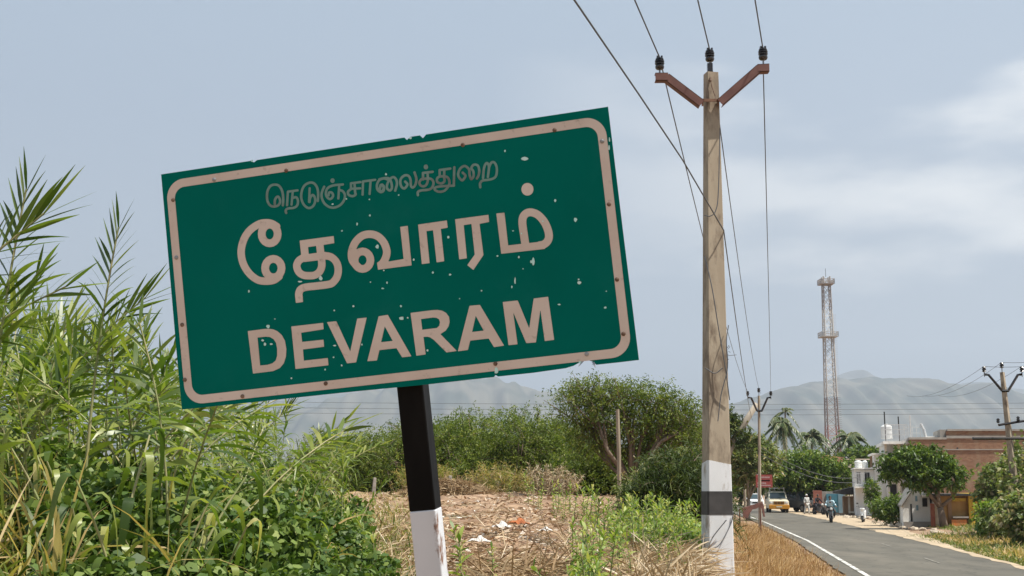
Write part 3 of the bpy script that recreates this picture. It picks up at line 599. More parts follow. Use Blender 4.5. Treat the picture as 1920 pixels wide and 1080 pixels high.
# ================================================================== vegetation
reed_leaf = leafmat('reed_leaf', [(0, (0.045, 0.085, 0.015)), (0.4, (0.12, 0.175, 0.028)), (0.75, (0.26, 0.30, 0.065)), (0.92, (0.40, 0.38, 0.13)), (1, (0.48, 0.38, 0.18))], 0.42, 0.38, 0.5)
reed_stem = mat('reed_stem', (0.20, 0.24, 0.08), 0.6, c2=(0.34, 0.30, 0.15), nscale=5)
grassm = leafmat('undergrowth', [(0, (0.04, 0.065, 0.013)), (0.35, (0.12, 0.165, 0.03)), (0.65, (0.25, 0.26, 0.06)), (0.82, (0.42, 0.29, 0.11)), (1, (0.56, 0.43, 0.23))], 0.35, 0.5, 0.4)
creepm = leafmat('creeper_leaf', [(0, (0.025, 0.055, 0.012)), (0.5, (0.085, 0.145, 0.028)), (0.85, (0.20, 0.26, 0.06)), (1, (0.34, 0.36, 0.13))], 0.3, 0.5, 0.28)
strawm = leafmat('straw', [(0, (0.16, 0.095, 0.05)), (0.4, (0.34, 0.235, 0.13)), (0.75, (0.48, 0.37, 0.235)), (1, (0.62, 0.53, 0.40))], 0.15, 0.75, 0.2, (1, 0.95, 0.8))
dryg = leafmat('dry_grass', [(0, (0.15, 0.08, 0.032)), (0.35, (0.33, 0.20, 0.085)), (0.75, (0.53, 0.37, 0.18)), (1, (0.68, 0.55, 0.34))], 0.3, 0.6, 0.3, (1.1, 1.0, 0.7))
litterm = leafmat('litter', [(0, (0.10, 0.055, 0.033)), (0.35, (0.26, 0.15, 0.085)), (0.7, (0.47, 0.33, 0.21)), (0.93, (0.56, 0.47, 0.37)), (1, (0.75, 0.73, 0.70))], 0.1, 0.8, 0.2, (1, 0.95, 0.85))
weedm = leafmat('weed_leaf', [(0, (0.06, 0.12, 0.02)), (0.5, (0.17, 0.26, 0.045)), (0.85, (0.31, 0.37, 0.08)), (1, (0.45, 0.42, 0.16))], 0.38, 0.45, 0.4)
thornm = leafmat('thorn_tree_leaf', [(0, (0.028, 0.052, 0.010)), (0.45, (0.095, 0.14, 0.022)), (0.85, (0.22, 0.26, 0.045)), (1, (0.32, 0.29, 0.09))], 0.35, 0.55, 0.3)
broadm = leafmat('broad_leaf', [(0, (0.028, 0.058, 0.012)), (0.5, (0.095, 0.155, 0.025)), (0.88, (0.20, 0.26, 0.045)), (1, (0.30, 0.31, 0.09))], 0.35, 0.45, 0.4)
darkm = leafmat('dark_leaf', [(0, (0.020, 0.036, 0.010)), (0.55, (0.06, 0.09, 0.02)), (0.85, (0.14, 0.165, 0.04)), (1, (0.25, 0.19, 0.08))], 0.3, 0.55, 0.3)
vinem = leafmat('vine_leaf', [(0, (0.06, 0.09, 0.025)), (0.4, (0.14, 0.19, 0.05)), (0.7, (0.26, 0.28, 0.11)), (0.88, (0.36, 0.29, 0.16)), (1, (0.46, 0.38, 0.27))], 0.35, 0.5, 0.4)
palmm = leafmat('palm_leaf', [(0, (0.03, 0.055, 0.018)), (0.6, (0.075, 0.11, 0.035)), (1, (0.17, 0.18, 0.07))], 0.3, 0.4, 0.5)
bark = mat('bark', (0.12, 0.085, 0.06), 0.95, c2=(0.2, 0.15, 0.11), nscale=6, bump=0.8, detail=8, vscale=(1, 1, 0.3))
palebark = mat('pale_bark', (0.26, 0.22, 0.17), 0.95, c2=(0.36, 0.31, 0.25), nscale=4, bump=0.8, detail=8, vscale=(1, 1, 0.3))
def pxx_(px, D): return (px-960)/F*D/1.012
# ---------- tall reeds
def reed(rng, H, lean, nleaf, Lf, Wf, name='tall_reed'):
    """returns (stem mesh, leaf mesh); plume of close-set leaves at the tip"""
    K = 10; t = np.linspace(0, 1, K); az = rng.random()*2*np.pi; ld = np.array([np.cos(az), np.sin(az), 0])
    path = np.stack([ld[0]*lean*t**2.2, ld[1]*lean*t**2.2, H*(t-0.10*lean*t**3)], 1)
    sV, sQ, sT = tubes_np(path[None], np.interp(t, [0, 1], [0.011, 0.004]), 5)
    tl = np.concatenate([np.linspace(0.12, 0.70, nleaf), np.linspace(0.72, 1.0, 16)]); n = len(tl)
    base = np.stack([np.interp(tl, t, path[:, k]) for k in range(3)], 1)
    tan = unit(np.stack([np.interp(tl, t, np.gradient(path[:, k])) for k in range(3)], 1))
    ph = rng.random()*np.pi+np.arange(n)*np.pi+rng.normal(0, 0.45, n)
    out = np.stack([np.cos(ph), np.sin(ph), np.zeros(n)], 1)
    up = np.interp(tl, [0, 0.7, 0.9, 1.0], [0.25, 0.55, 1.1, 2.8])[:, None]
    Ln = Lf*np.interp(tl, [0, 0.3, 0.7, 0.9, 1], [0.8, 1.1, 1.0, 0.75, 0.55])*rng.uniform(0.8, 1.2, n)
    dr = np.interp(tl, [0, 0.7, 1], [0.95, 0.75, 0.12])*rng.uniform(0.6, 1.2, n)
    tint = np.clip(rng.random(n)*0.75+np.where(tl < 0.2, 0.35, 0.0)+rng.random()*0.2, 0, 1)
    lV, lQ, lT = blades(rng, base, out+tan*up, Ln, Wf*np.interp(tl, [0, .7, 1], [1, 0.9, 0.55])*rng.uniform(0.8, 1.15, n), dr, 5, 0.5, tint, 0.3)
    return mesh_np('stem', sV, sQ, [reed_stem], sT, True), mesh_np('foliage', lV, lQ, [reed_leaf], lT, True)
def plant_copies(name, label, cat, group, protos, spots, names=('stem', 'foliage')):
    for k, (x, y, z, rz, sc, tilt, pi, lb) in enumerate(spots):
        r = thing(name, lb or label, cat, (x, y, z), 0, group, rot=(tilt[0], tilt[1], rz)); r.scale = (sc, sc, sc)
        for nm, me in zip(names, protos[pi % len(protos)]): link(bpy.data.objects.new(nm, me), r)
rng = np.random.default_rng(11)
protos = [reed(rng, 2.0, (0.1 if i_ == 2 else rng.uniform(0.25, 1.0)), 12, 0.48, 0.047) for i_ in range(9)]
TOPX = [-300, -100, 0, 60, 130, 200, 260, 330, 430, 520, 570, 650, 720]; TOPY = [420, 480, 545, 590, 600, 585, 590, 600, 700, 735, 775, 830, 885]
spots = []
def reed_at(px, D, py, lb=None, tilt=0.10, pi=None):
    x = pxx_(px, D); z0 = g(x, D)-0.05; top = P(px, py, D).z; sc = max((top-z0)/2.0, 0.25)
    spots.append((x, D, z0, rng.random()*6.28, sc, (rng.normal(0, tilt), rng.normal(0, tilt)), rng.integers(0, 9) if pi is None else pi, lb))
def hero(rng, H, bend, n0, Lf, Wf):
    """reed whose upper half carries two opposite rows of leaves, like a feather"""
    K = 12; t = np.linspace(0, 1, K); path = np.stack([bend*t**2.5, 0*t, H*(t-0.12*abs(bend)*t**3)], 1)
    sV, sQ, sT = tubes_np(path[None], np.interp(t, [0, 1], [0.012, 0.004]), 6); tl = np.concatenate([np.linspace(0.25, 0.6, 7), np.linspace(0.62, 1.0, n0)]); n = len(tl)
    base = np.stack([np.interp(tl, t, path[:, k]) for k in range(3)], 1); tan = unit(np.stack([np.interp(tl, t, np.gradient(path[:, k])) for k in range(3)], 1))
    sg = np.where(np.arange(n) % 2 == 0, 1, -1.0); sd_ = unit(np.cross(tan, [0, 1.0, 0]))*sg[:, None]; sd_[:, 1] += rng.normal(0, 0.25, n)
    lV, lQ, lT = blades(rng, base, sd_+tan*np.interp(tl, [0, 0.6, 0.9, 1], [0.5, 1.0, 1.7, 4.0])[:, None], Lf*np.interp(tl, [0, 0.6, 0.8, 1], [1.1, 1.05, 0.9, 0.75])*rng.uniform(0.85, 1.15, n), Wf*rng.uniform(0.8, 1.15, n), np.interp(tl, [0, 0.6, 1], [0.8, 0.35, 0.1])*rng.uniform(0.4, 1.6, n), 6, 0.35, np.clip(rng.random(n)*0.6, 0, 1), 0.3)
    return mesh_np('stem', sV, sQ, [reed_stem], sT, True), mesh_np('foliage', lV, lQ, [reed_leaf], lT, True)
protos += [hero(rng, 2.0, 0.12, 32, 0.27, 0.030), hero(rng, 2.0, 0.75, 34, 0.36, 0.034), hero(rng, 2.0, 1.1, 30, 0.34, 0.032)]
def hero_at(px, D, py, pi, lb, bend): 
    x = pxx_(px, D); z0 = g(x, D)-0.05; sc = (P(px, py, D).z-z0)/(2.0*(1-0.12*bend)); spots.append((x-bend*sc, D, z0, 0.0, sc, (0.03, 0.0), pi, lb))
hero_at(205, 6.2, 430, 9, 'lone upright feathery reed plume standing clear of the thicket against the sky', 0.12)
hero_at(62, 5.4, 405, 10, 'tallest reed, its drooping plume arching right at the left margin', 0.75)
hero_at(25, 5.7, 360, 9, 'upright reed tip rising behind the arching one at the left margin', 0.12)
hero_at(110, 6.0, 540, 11, 'reed bent right below the tallest one, its plume nearly level', 1.1)
hero_at(262, 7.0, 560, 10, 'reed plume leaning right toward the upper left edge of the board', 0.75)
hero_at(640, 12.0, 835, 11, 'short bent reed plume reaching toward the sign post', 1.1)
hero_at(545, 10.5, 762, 10, 'dark arching reed plume under the lower edge of the board', 0.75)
for k in range(245):
    px = rng.uniform(-260, 345) if k < 165 else rng.uniform(330, 660); D = rng.uniform(5.8, 12.5) if k < 165 else rng.uniform(9, 20)
    reed_at(px, D, np.interp(px, TOPX, TOPY)+abs(rng.normal(0, 50))+8, tilt=0.2, lb=('green reed in the thicket at the left margin of the photo' if px < 110 else 'green reed in the thicket between the left margin and the board' if px < 345 else 'shorter reed growing behind the lower left part of the board'))
plant_copies('tall_reed', 'arching green reed in the dense thicket left of the town name board', 'reed', 'reeds massed on the left bank', protos, spots)
# ---------- coarse broad-bladed plants in front
rng = np.random.default_rng(21); protos2 = []
for _ in range(6):
    t = np.linspace(0, 1, 8); ld = rng.normal(0, 0.25, 2); path = np.stack([ld[0]*t**2, ld[1]*t**2, t], 1); sV, sQ, sT = tubes_np(path[None], np.interp(t, [0, 1], [0.012, 0.005]), 6); n = 9
    tl = np.linspace(0.25, 1, n); base = np.stack([np.interp(tl, t, path[:, k]) for k in range(3)], 1); ph = np.arange(n)*2.9+rng.normal(0, 0.4, n)
    lV, lQ, lT = blades(rng, base, np.stack([np.cos(ph)*0.7, np.sin(ph)*0.7, np.full(n, 0.9)], 1), rng.uniform(0.35, 0.55, n), rng.uniform(0.035, 0.052, n), rng.uniform(1.2, 2.1, n), 8, 0.3, np.clip(rng.random(n)*0.95, 0, 1), 0.3)
    protos2.append((mesh_np('stem', sV, sQ, [reed_stem], sT, True), mesh_np('foliage', lV, lQ, [reed_leaf], lT, True))); spots = []
for k in range(22):
    px = rng.uniform(-80, 380); D = rng.uniform(4.7, 6.6); x = pxx_(px, D); z0 = g(x, D)+0.02; top = P(px, rng.uniform(790, 960)+(px > 250)*70, D).z
    spots.append((x, D, z0, rng.random()*6.28, max((top-z0), 0.3), (rng.normal(0, 0.2), rng.normal(0, 0.2)), k, None))
plant_copies('cane_grass', 'broad drooping cane-grass clump among the creepers below the reeds', 'cane grass', 'cane grass at the foot of the reeds', protos2, spots)
# ---------- undergrowth: uncountable blades
def screen_pts(rng, n, px0, px1, D0, D1, pw=1.0):
    px = rng.uniform(px0, px1, n); D = 1/(1/D1+(1/D0-1/D1)*rng.random(n)**pw); x = (px-960)/F*D/1.012
    return x, D, hz(x, D), px
parts = []; rng = np.random.default_rng(31)
for (n, a, b, d0, d1, L0_, L1_, W, t0, t1, dr) in (
    (12000, -280, 380, 4.6, 14, 0.25, 0.75, 0.022, 0.0, 0.8, 0.9), (9000, 300, 660, 6, 24, 0.25, 0.7, 0.016, 0.1, 0.95, 0.6),
    (7000, 380, 770, 7, 34, 0.15, 0.5, 0.012, 0.35, 1.0, 0.5), (2500, 600, 790, 6, 20, 0.15, 0.45, 0.018, 0.0, 0.6, 0.5), (3500, -250, 420, 4.8, 12, 0.4, 1.0, 0.014, 0.7, 1.0, 0.5)):
    x, y, z, px_ = screen_pts(rng, n, a, b, d0, d1); up = rng.uniform(0.0, 0.45, n)*(x < -0.15*y)
    kk = ~((px_ > 130) & (px_ < 740) & (y < 10.5) & (rng.random(n) < 0.88)); x, y, z, up = x[kk], y[kk], z[kk], up[kk]; n = len(x)
    d = np.stack([rng.normal(0, 0.6, n), rng.normal(0, 0.6, n), rng.uniform(0.5, 1.3, n)], 1)
    parts.append(blades(rng, np.stack([x, y, z+up-0.03], 1), d, rng.uniform(L0_, L1_, n), W*rng.uniform(0.6, 1.4, n), dr*rng.uniform(0.4, 1.3, n), 4, 0.7, rng.uniform(t0, t1, n)))
V, Q, T = cat_np(parts); put(obj_np('undergrowth', V, Q, [grassm], T), kind='stuff')
# ---------- creeper sheet
def broad(rng, pos, L, nrm_tilt=0.7, tint=None, wr=0.85):
    n = len(pos); d = np.stack([rng.normal(0, 1, n), rng.normal(0, 1, n), rng.normal(-0.25, nrm_tilt, n)], 1)
    return blades(rng, pos, d, L, L*wr, rng.uniform(0.05, 0.35, n), 2, 0.9, tint, 0.45)
parts = []; rng = np.random.default_rng(33)
def cmound(x, y):
    return 0.42+0.20*np.sin(x*1.9+y*1.3)*np.cos(y*1.1-x*0.8)+0.12*np.sin(x*4.7+1)*np.sin(y*4.1)+0.05*np.sin(x*11)*np.sin(y*9.3)
for (n, a, b, d0, d1, L0_, base_) in ((60000, 60, 745, 4.7, 9.5, 0.042, 0.20), (16000, -220, 160, 4.6, 7.5, 0.046, -0.05), (18000, 360, 700, 9.0, 16, 0.055, 0.12)):
    x, y, z, px = screen_pts(rng, n, a, b, d0, d1); m = cmound(x, y)+base_-np.interp(px, [560, 745], [0, 0.32])-np.interp(y, [4.5, 5.6], [0.12, 0])
    keep = (m > 0.05) & (rng.random(len(x)) < np.clip(m*2.2, 0.25, 1)); x, y, z, m = x[keep], y[keep], z[keep], m[keep]; q = len(x)
    parts.append(broad(rng, np.stack([x, y, z+m*(0.35+0.65*rng.random(q)**0.35)+rng.normal(0, 0.02, q)], 1), L0_*rng.uniform(0.5, 1.5, q), tint=np.clip(rng.random(q)*0.75+0.35*m*rng.random(q), 0, 1)))
V, Q, T = cat_np(parts); put(obj_np('creeper_cover', V, Q, [creepm], T), kind='stuff')
# ---------- dumped litter and dead stalks on the heap
parts = []; rng = np.random.default_rng(41)
x, y, z, px = screen_pts(rng, 52000, 600, 1325, 6.5, 38, 0.9); kp = rng.random(len(x)) < np.clip(0.62+0.55*np.sin(x*1.3+y*0.5+1)*np.sin(y*0.55-x*0.4)+0.3*np.sin(x*4.1)*np.sin(y*2.7), 0.12, 1); x, y, z, px = x[kp], y[kp], z[kp], px[kp]; n = len(x)
s = rng.uniform(0.015, 0.055, n)*np.interp(y, [7, 30], [0.8, 1.6])
tn = np.clip(0.12+rng.beta(1.8, 1.3, n)*0.85+0.12*np.sin(x*2.1+1)*np.sin(y*0.9), 0, 0.97); tn[rng.random(n) < 0.018] = 1.0
parts.append(blades(rng, np.stack([x, y, z+rng.uniform(0, 0.03, n)], 1), np.stack([rng.normal(0, 1, n), rng.normal(0, 1, n), rng.normal(0.05, 0.16, n)], 1), s*1.7, s*rng.uniform(0.4, 1, n), rng.uniform(-0.3, 0.4, n), 2, 0.8, tn, 0.5))
V, Q, T = cat_np(parts); put(obj_np('litter', V, Q, [litterm], T), kind='stuff')
parts = []
for (n, a, b, d0, d1, L0_, L1_, W, t0, t1, el) in ((2600, 600, 790, 7.5, 22, 0.12, 0.5, 0.012, 0.1, 1.0, 0.5), (9000, 560, 1340, 7, 37, 0.10, 0.38, 0.010, 0.0, 0.95, 0.22), (2600, 880, 1100, 7.2, 12, 0.25, 0.75, 0.012, 0.0, 0.7, 0.2), (4200, 1170, 1316, 8.5, 14.5, 0.15, 0.6, 0.015, 0.3, 1.0, 0.35), (1500, 1050, 1300, 12, 24, 0.2, 0.5, 0.012, 0.3, 0.9, 0.5)):
    x, y, z, px = screen_pts(rng, n, a, b, d0, d1)
    parts.append(blades(rng, np.stack([x, y, z+rng.uniform(0.0, 0.07, n)], 1), np.stack([rng.normal(0.3, 1, n), rng.normal(0, 1, n), np.abs(rng.normal(0, el, n))], 1), rng.uniform(L0_, L1_, n), W*rng.uniform(0.5, 1.6, n), rng.uniform(0, 0.4, n), 4, 0.8, rng.uniform(t0, t1, n)))
V, Q, T = cat_np(parts); put(obj_np('dead_stalks', V, Q, [strawm], T), kind='stuff')
# straw heap
hp = on(838, 33.0); n = 4200; a = rng.random(n)*6.283; r = np.sqrt(rng.random(n))*1.0; hgt = 0.42*(1-r**2)
pos = np.stack([r*np.cos(a)*1.35, r*np.sin(a)*0.9, hgt+rng.uniform(-0.02, 0.05, n)-0.04], 1)
V, Q, T = blades(rng, pos, np.stack([rng.normal(0, 1, n), rng.normal(0, 1, n), rng.normal(0.1, 0.3, n)], 1), rng.uniform(0.15, 0.4, n), rng.uniform(0.012, 0.03, n), rng.uniform(0, 0.5, n), 3, 0.8, rng.uniform(0, 0.7, n))
o = obj_np('straw_heap', V, Q, [strawm], T); o.location = hp; put(o, 'low heap of reddish straw on the crest just right of the sign post', 'straw heap')
# dry roadside grass
parts = []; rng = np.random.default_rng(51)
n = 46000; y = 1/(1/75+(1/13.0-1/75)*rng.random(n)**0.8); xr = rl(y)-0.05-0.35*rng.random(n)**2; x0 = pxx_(1372, y); x = x0+(xr-x0)*rng.random(n)**0.9; k = (xr > x0) & (x > x0)
x, y = x[k], y[k]; n = len(x); z = hz(x, y); edge = np.clip((rl(y)-0.0-x)/1.3, 0.3, 1)
d = np.stack([rng.normal(0.08, 0.6, n), rng.normal(0, 0.6, n), np.ones(n)], 1)
L1 = rng.uniform(0.18, 0.60, n)*edge*np.interp(y, [14, 40], [0.8, 1.15])*(0.85+0.45*np.sin(x*2.9+y*1.3)*np.sin(y*1.9-x*1.1))*np.where(rng.random(n) < 0.05, 1.6, 1.0)
parts.append(blades(rng, np.stack([x, y, z-0.03], 1), d, L1, 0.0085*rng.uniform(0.6, 1.5, n)*np.interp(y, [14, 60], [0.8, 2.4]), rng.uniform(0.0, 0.6, n), 3, 0.9, np.clip(rng.normal(0.46, 0.22, n)+0.28*np.sin(x*2.1+1)*np.sin(y*1.2), 0, 1), 0.15))
V, Q, T = cat_np(parts); put(obj_np('dry_verge_grass', V, Q, [dryg], T), kind='stuff')
# green and withered growth on the far verge
parts = []; rng = np.random.default_rng(52); n = 30000
y = 1/(1/72+(1/28.0-1/72)*rng.random(n)); x = rr(y)+0.10+np.abs(rng.normal(0, 1.0, n))*np.interp(y, [28, 60], [3.5, 4.5]); z = hz(x, y)
away = x-rr(y); k = (y < 58) | (away > 3.4); x, y, z, away = x[k], y[k], z[k], away[k]; n = len(x)
dry = rng.random(n) < np.clip(0.25+0.5*np.sin(x*1.1+y*0.37)+np.where((away > 1.1) & (away < 3.4) & (y > 38), 0.45, -0.45), 0.05, 0.9)
L1 = rng.uniform(0.12, 0.42, n)*np.clip(away*0.6+0.35, 0.3, 1.3)
parts.append(blades(rng, np.stack([x, y, z-0.02], 1), np.stack([rng.normal(0, 0.6, n), rng.normal(0, 0.6, n), np.ones(n)*0.8], 1), L1, 0.03*rng.uniform(0.6, 1.5, n), rng.uniform(0.1, 0.8, n), 3, 0.8, np.where(dry, rng.uniform(0.7, 1, n), rng.uniform(0.1, 0.6, n))))
V, Q, T = cat_np(parts); put(obj_np('verge_growth', V, Q, [grassm], T), kind='stuff')
# ---------- weeds
def weed(rng, H, nl, Lf, Wf):
    t = np.linspace(0, 1, 6); path = np.stack([0.12*H*t**2*rng.normal(), 0.12*H*t**2, H*t], 1) if False else np.stack([rng.normal(0, 0.1)*H*t**2, rng.normal(0, 0.1)*H*t**2, H*t], 1)
    sV, sQ, sT = tubes_np(path[None], np.interp(t, [0, 1], [0.008, 0.003]), 5); tl = np.linspace(0.1, 1, nl)
    base = np.stack([np.interp(tl, t, path[:, k]) for k in range(3)], 1); ph = np.arange(nl)*2.4+rng.normal(0, 0.3, nl)
    d = np.stack([np.cos(ph), np.sin(ph), np.interp(tl, [0, 0.7, 1], [0.3, 0.7, 2.0])], 1)
    lV, lQ, lT = blades(rng, base, d, Lf*rng.uniform(0.7, 1.2, nl), Wf*rng.uniform(0.8, 1.2, nl), rng.uniform(0.2, 0.8, nl), 4, 0.3, None, 0.35)
    return mesh_np('stem', sV, sQ, [reed_stem], sT), mesh_np('leaves', lV, lQ, [weedm], lT)
rng = np.random.default_rng(61); wp = [weed(rng, 0.55, int(rng.integers(20, 30)), 0.135, 0.026) for _ in range(6)]; spots = []
def weed_at(px, D, sc, lb=None): x = pxx_(px, D); spots.append((x, D, g(x, D)-0.02, rng.random()*6.28, sc, (rng.normal(0, 0.12), rng.normal(0, 0.12)), int(rng.integers(0, 6)), lb))
weed_at(955, 27, 1.0, 'single green seedling alone on the crest of the litter heap')
weed_at(873, 9.6, 1.0, 'tall weed nearest the sign post on the litter heap'); weed_at(880, 8.2, 1.1, 'bushy weed at the lower margin right of the sign post'); weed_at(925, 10, 0.7)
for px, D, n in ((1012, 24, 3), (1040, 22, 5), (1060, 20, 6), (1090, 18, 8), (1100, 9.6, 9), (1115, 8.8, 9), (1090, 11.5, 6), (1150, 16, 14), (1190, 17, 16), (1230, 18, 18), (1262, 17, 12), (1210, 14, 9), (1160, 12, 6), (1250, 13, 8), (1125, 14, 5), (1280, 19, 6), (1180, 20, 8), (430, 14, 4), (650, 12, 6), (700, 10, 6), (620, 9, 5)):
    for _ in range(n): weed_at(px+rng.normal(0, 17), D*rng.uniform(0.92, 1.08), rng.uniform(0.6, 1.15), 'small weed in the green tangle left of the sign post' if px < 750 else 'green weed in the clump at the lower margin, midway between post and pole' if D < 12 else 'green weed in the bed between the wooden pole and the near utility pole' if px > 1105 else 'green weed on the crest of the heap left of the wooden pole')
plant_copies('weed', 'leafy green weed growing through the dumped litter', 'weed', 'weeds on the litter heap', wp, spots, ('stem', 'leaves'))
# low leafy green mat at the foot of the dark bush
parts = []
for (n, a, b, d0, d1, h) in ((4200, 1215, 1330, 14, 20, 0.28), (2500, 1140, 1290, 14, 22, 0.25), (1200, 1070, 1130, 8.5, 11, 0.2)):
    x, y, z, px = screen_pts(rng, n, a, b, d0, d1); parts.append(broad(rng, np.stack([x, y, z+rng.random(n)*h], 1), rng.uniform(0.03, 0.07, n), tint=np.clip(rng.random(n)*0.8+0.2, 0, 1)))
V, Q, T = cat_np(parts); put(obj_np('low_green_cover', V, Q, [weedm], T), kind='stuff')
# ---------- crowns
def crown(rng, blobs, ncl, per, twl, Lf, Wf, dr=0.3, spread=0.8, inner=0.35, up=0.25, tintb=0.0, segs=2, sag=0.0):
    B = np.array(blobs, float); wgt = (B[:, 3]*B[:, 4]+B[:, 3]*B[:, 5]); bi_ = rng.choice(len(B), ncl, p=wgt/wgt.sum()); b = B[bi_]
    d = unit(rng.normal(0, 1, (ncl, 3))); r = (inner+(1.05-inner)*rng.random((ncl, 1))**0.6)
    lump = 1+0.16*np.sin(d[:, :1]*7+bi_[:, None])*np.sin(d[:, 2:]*6+bi_[:, None]*2)
    c = b[:, :3]+d*b[:, 3:6]*r*lump
    tw = unit(d+np.array([0, 0, up])+rng.normal(0, 0.5, (ncl, 3))); tl = twl*rng.uniform(0.5, 1.3, (ncl, 1))
    tt_ = rng.random((ncl, per, 1)); pos = c[:, None]+tw[:, None]*tl[:, None]*tt_-np.array([0, 0, 1])*sag*tl[:, None]*tt_**2+rng.normal(0, twl*0.07, (ncl, per, 3))
    dd = tw[:, None]*0.6+rng.normal(0, spread, (ncl, per, 3)); ct = rng.random((ncl, 1))
    tint = np.clip(0.55*ct+0.5*rng.random((ncl, per))+tintb, 0, 1).ravel(); n = ncl*per
    return blades(rng, pos.reshape(-1, 3), dd.reshape(-1, 3), Lf*rng.uniform(0.6, 1.3, n), Wf*rng.uniform(0.7, 1.2, n), dr*rng.uniform(0.3, 1.2, n), segs, 0.9, tint, 0.45), c, tw, tl
def tree(name, label, cat, foot, blobs, m, ncl, per, twl, Lf, Wf, seed, group=None, trunk_r=0.12, split=0.35, barkm=None, twigs=0, foot_off=(0, 0), **kw):
    rng = np.random.default_rng(seed); foot = Vector(foot); o = thing(name, label, cat, foot, group=group)
    (V, Q, T), c, tw, tl = crown(rng, blobs, ncl, per, twl, Lf, Wf, **kw); obj_np('crown', V, Q, [m], T, o)
    mb = MB(); bm_ = barkm or bark
    B = [Vector(b[:3]) for b in blobs]; cen = sum(B, Vector())/len(B); fk = Vector((foot_off[0]+cen.x*split*0.5, foot_off[1]+cen.y*split*0.5, cen.z*split))
    mb.tube([Vector((foot_off[0], foot_off[1], -0.2)), Vector((foot_off[0], foot_off[1], 0))+fk*0.5-Vector((foot_off[0], foot_off[1], 0))*0.5, fk], [trunk_r*1.3, trunk_r, trunk_r*0.85], 8)
    for q in B:
        mid = fk.lerp(q, 0.5)+Vector((rng.normal(0, 0.1), rng.normal(0, 0.1), rng.normal(0, 0.1)))*abs(q.z-fk.z+0.3); mb.tube([fk, mid, q], [trunk_r*0.6, trunk_r*0.4, trunk_r*0.12], 6)
        for _ in range(4):
            e2 = q+Vector(rng.normal(0, 1, 3))*0.11*abs(q.z-fk.z+0.4); mb.tube([mid, mid.lerp(e2, 0.5)+Vector(rng.normal(0, 0.05, 3)), e2], [trunk_r*0.3, trunk_r*0.18, trunk_r*0.05], 5)
    mb.build('trunk', [bm_], o, smooth=True)
    if twigs:
        k = rng.choice(len(c), twigs); ts = np.linspace(0, 1, 4)[None, :, None]; pth = c[k][:, None]-tw[k][:, None]*0.3*tl[k][:, None]+tw[k][:, None]*tl[k][:, None]*1.25*ts; pth[..., 2] -= (kw.get('sag', 0)*tl[k][:, None, 0]*ts[..., 0]**2)
        V, Q, T = tubes_np(pth, np.array([0.012, 0.009, 0.006, 0.003])*(1+trunk_r), 3); obj_np('twigs', V, Q, [bm_], T, o)
    return o
def blob_set(rng, w, h, d, n, z0=0.25, flat=0.8):
    o = []
    for k in range(n):
        u = (k+0.5)/n-0.5; r = rng.uniform(0.30, 0.42); zz = h*(z0+(0.92-r*0.5-z0)*rng.random()**0.7*(1-1.6*u*u))
        o.append((u*w*0.8+rng.normal(0, 0.05*w), rng.normal(0, 0.22*d), zz, w*r*0.62, d*r*0.7, h*r*flat*0.75))
    return o
TH_ = [(640, 46, 806, 120, 21, 7, 'pale green thorn tree behind the reeds, left of the sign post'), (706, 42, 798, 130, 22, 8, 'rounded thorn tree partly hidden by the sign post'), (800, 41, 782, 130, 23, 9, 'low thorn tree directly right of the sign post'),
       (1112, 38, 838, 100, 28, 6, 'low thorn bush filling the gap left of the wooden pole'), (1222, 37, 842, 90, 29, 6, 'low thorn bush under the right side of the forked thorn tree'),
       (880, 42, 764, 160, 24, 10, 'broad thorn tree above the two stone fence posts'), (975, 40, 762, 170, 25, 10, 'deep green thorn tree in the middle of the row, above the seedling'), (1065, 41, 782, 140, 26, 9, 'thorn tree between the middle of the row and the forked one')]
for px, D, py, wpx, sd_, nb_, lb in TH_:
    f = on(px, D); H = P(px, py, D).z-f.z; W = wpx/F*D; rg = np.random.default_rng(sd_)
    bl = blob_set(rg, W*1.25, H, W*1.0, nb_, 0.18, 0.95)+[(rg.uniform(-0.4, 0.4)*W, -0.1*W, H*0.28, W*0.40, W*0.35, H*0.30), (rg.uniform(-0.3, 0.3)*W, 0, H*0.62, W*0.38, W*0.35, H*0.30)]
    tree('thorn_tree', lb, 'tree', f, bl, thornm, 2100, 15, 0.55, 0.085, 0.034, sd_, 'thorn trees behind the heap', 0.09, 0.25, twigs=260, sag=0.35, dr=0.3)
f = on(1185, 34); s_ = 34/F
bl = [(-1.62, 0, 2.92, 0.42, 0.45, 0.20), (-1.15, 0.1, 3.12, 0.50, 0.5, 0.24), (-0.55, 0, 2.92, 0.55, 0.55, 0.26), (0.05, 0.1, 2.98, 0.50, 0.5, 0.24), (0.70, 0, 2.86, 0.55, 0.5, 0.25), (1.25, 0, 2.62, 0.50, 0.5, 0.24), (1.62, 0, 2.28, 0.38, 0.4, 0.22), (-1.35, 0.1, 2.42, 0.50, 0.5, 0.24), (-0.65, 0, 2.32, 0.55, 0.55, 0.28), (0.1, 0, 2.30, 0.60, 0.55, 0.30), (0.85, 0, 2.15, 0.55, 0.5, 0.28), (1.3, 0, 1.78, 0.42, 0.4, 0.25), (-1.0, 0.3, 1.75, 0.55, 0.5, 0.34), (-0.2, 0.6, 1.55, 0.55, 0.5, 0.40), (0.75, 0.5, 1.45, 0.5, 0.5, 0.35)]
tree('thorn_tree', 'tallest thorn tree with dark forked trunk and flat spreading crown, left of the near pole', 'tree', f, bl, thornm, 2300, 15, 0.55, 0.08, 0.03, 77, 'thorn trees behind the heap', 0.12, 0.22, twigs=420, sag=0.3, inner=0.3)
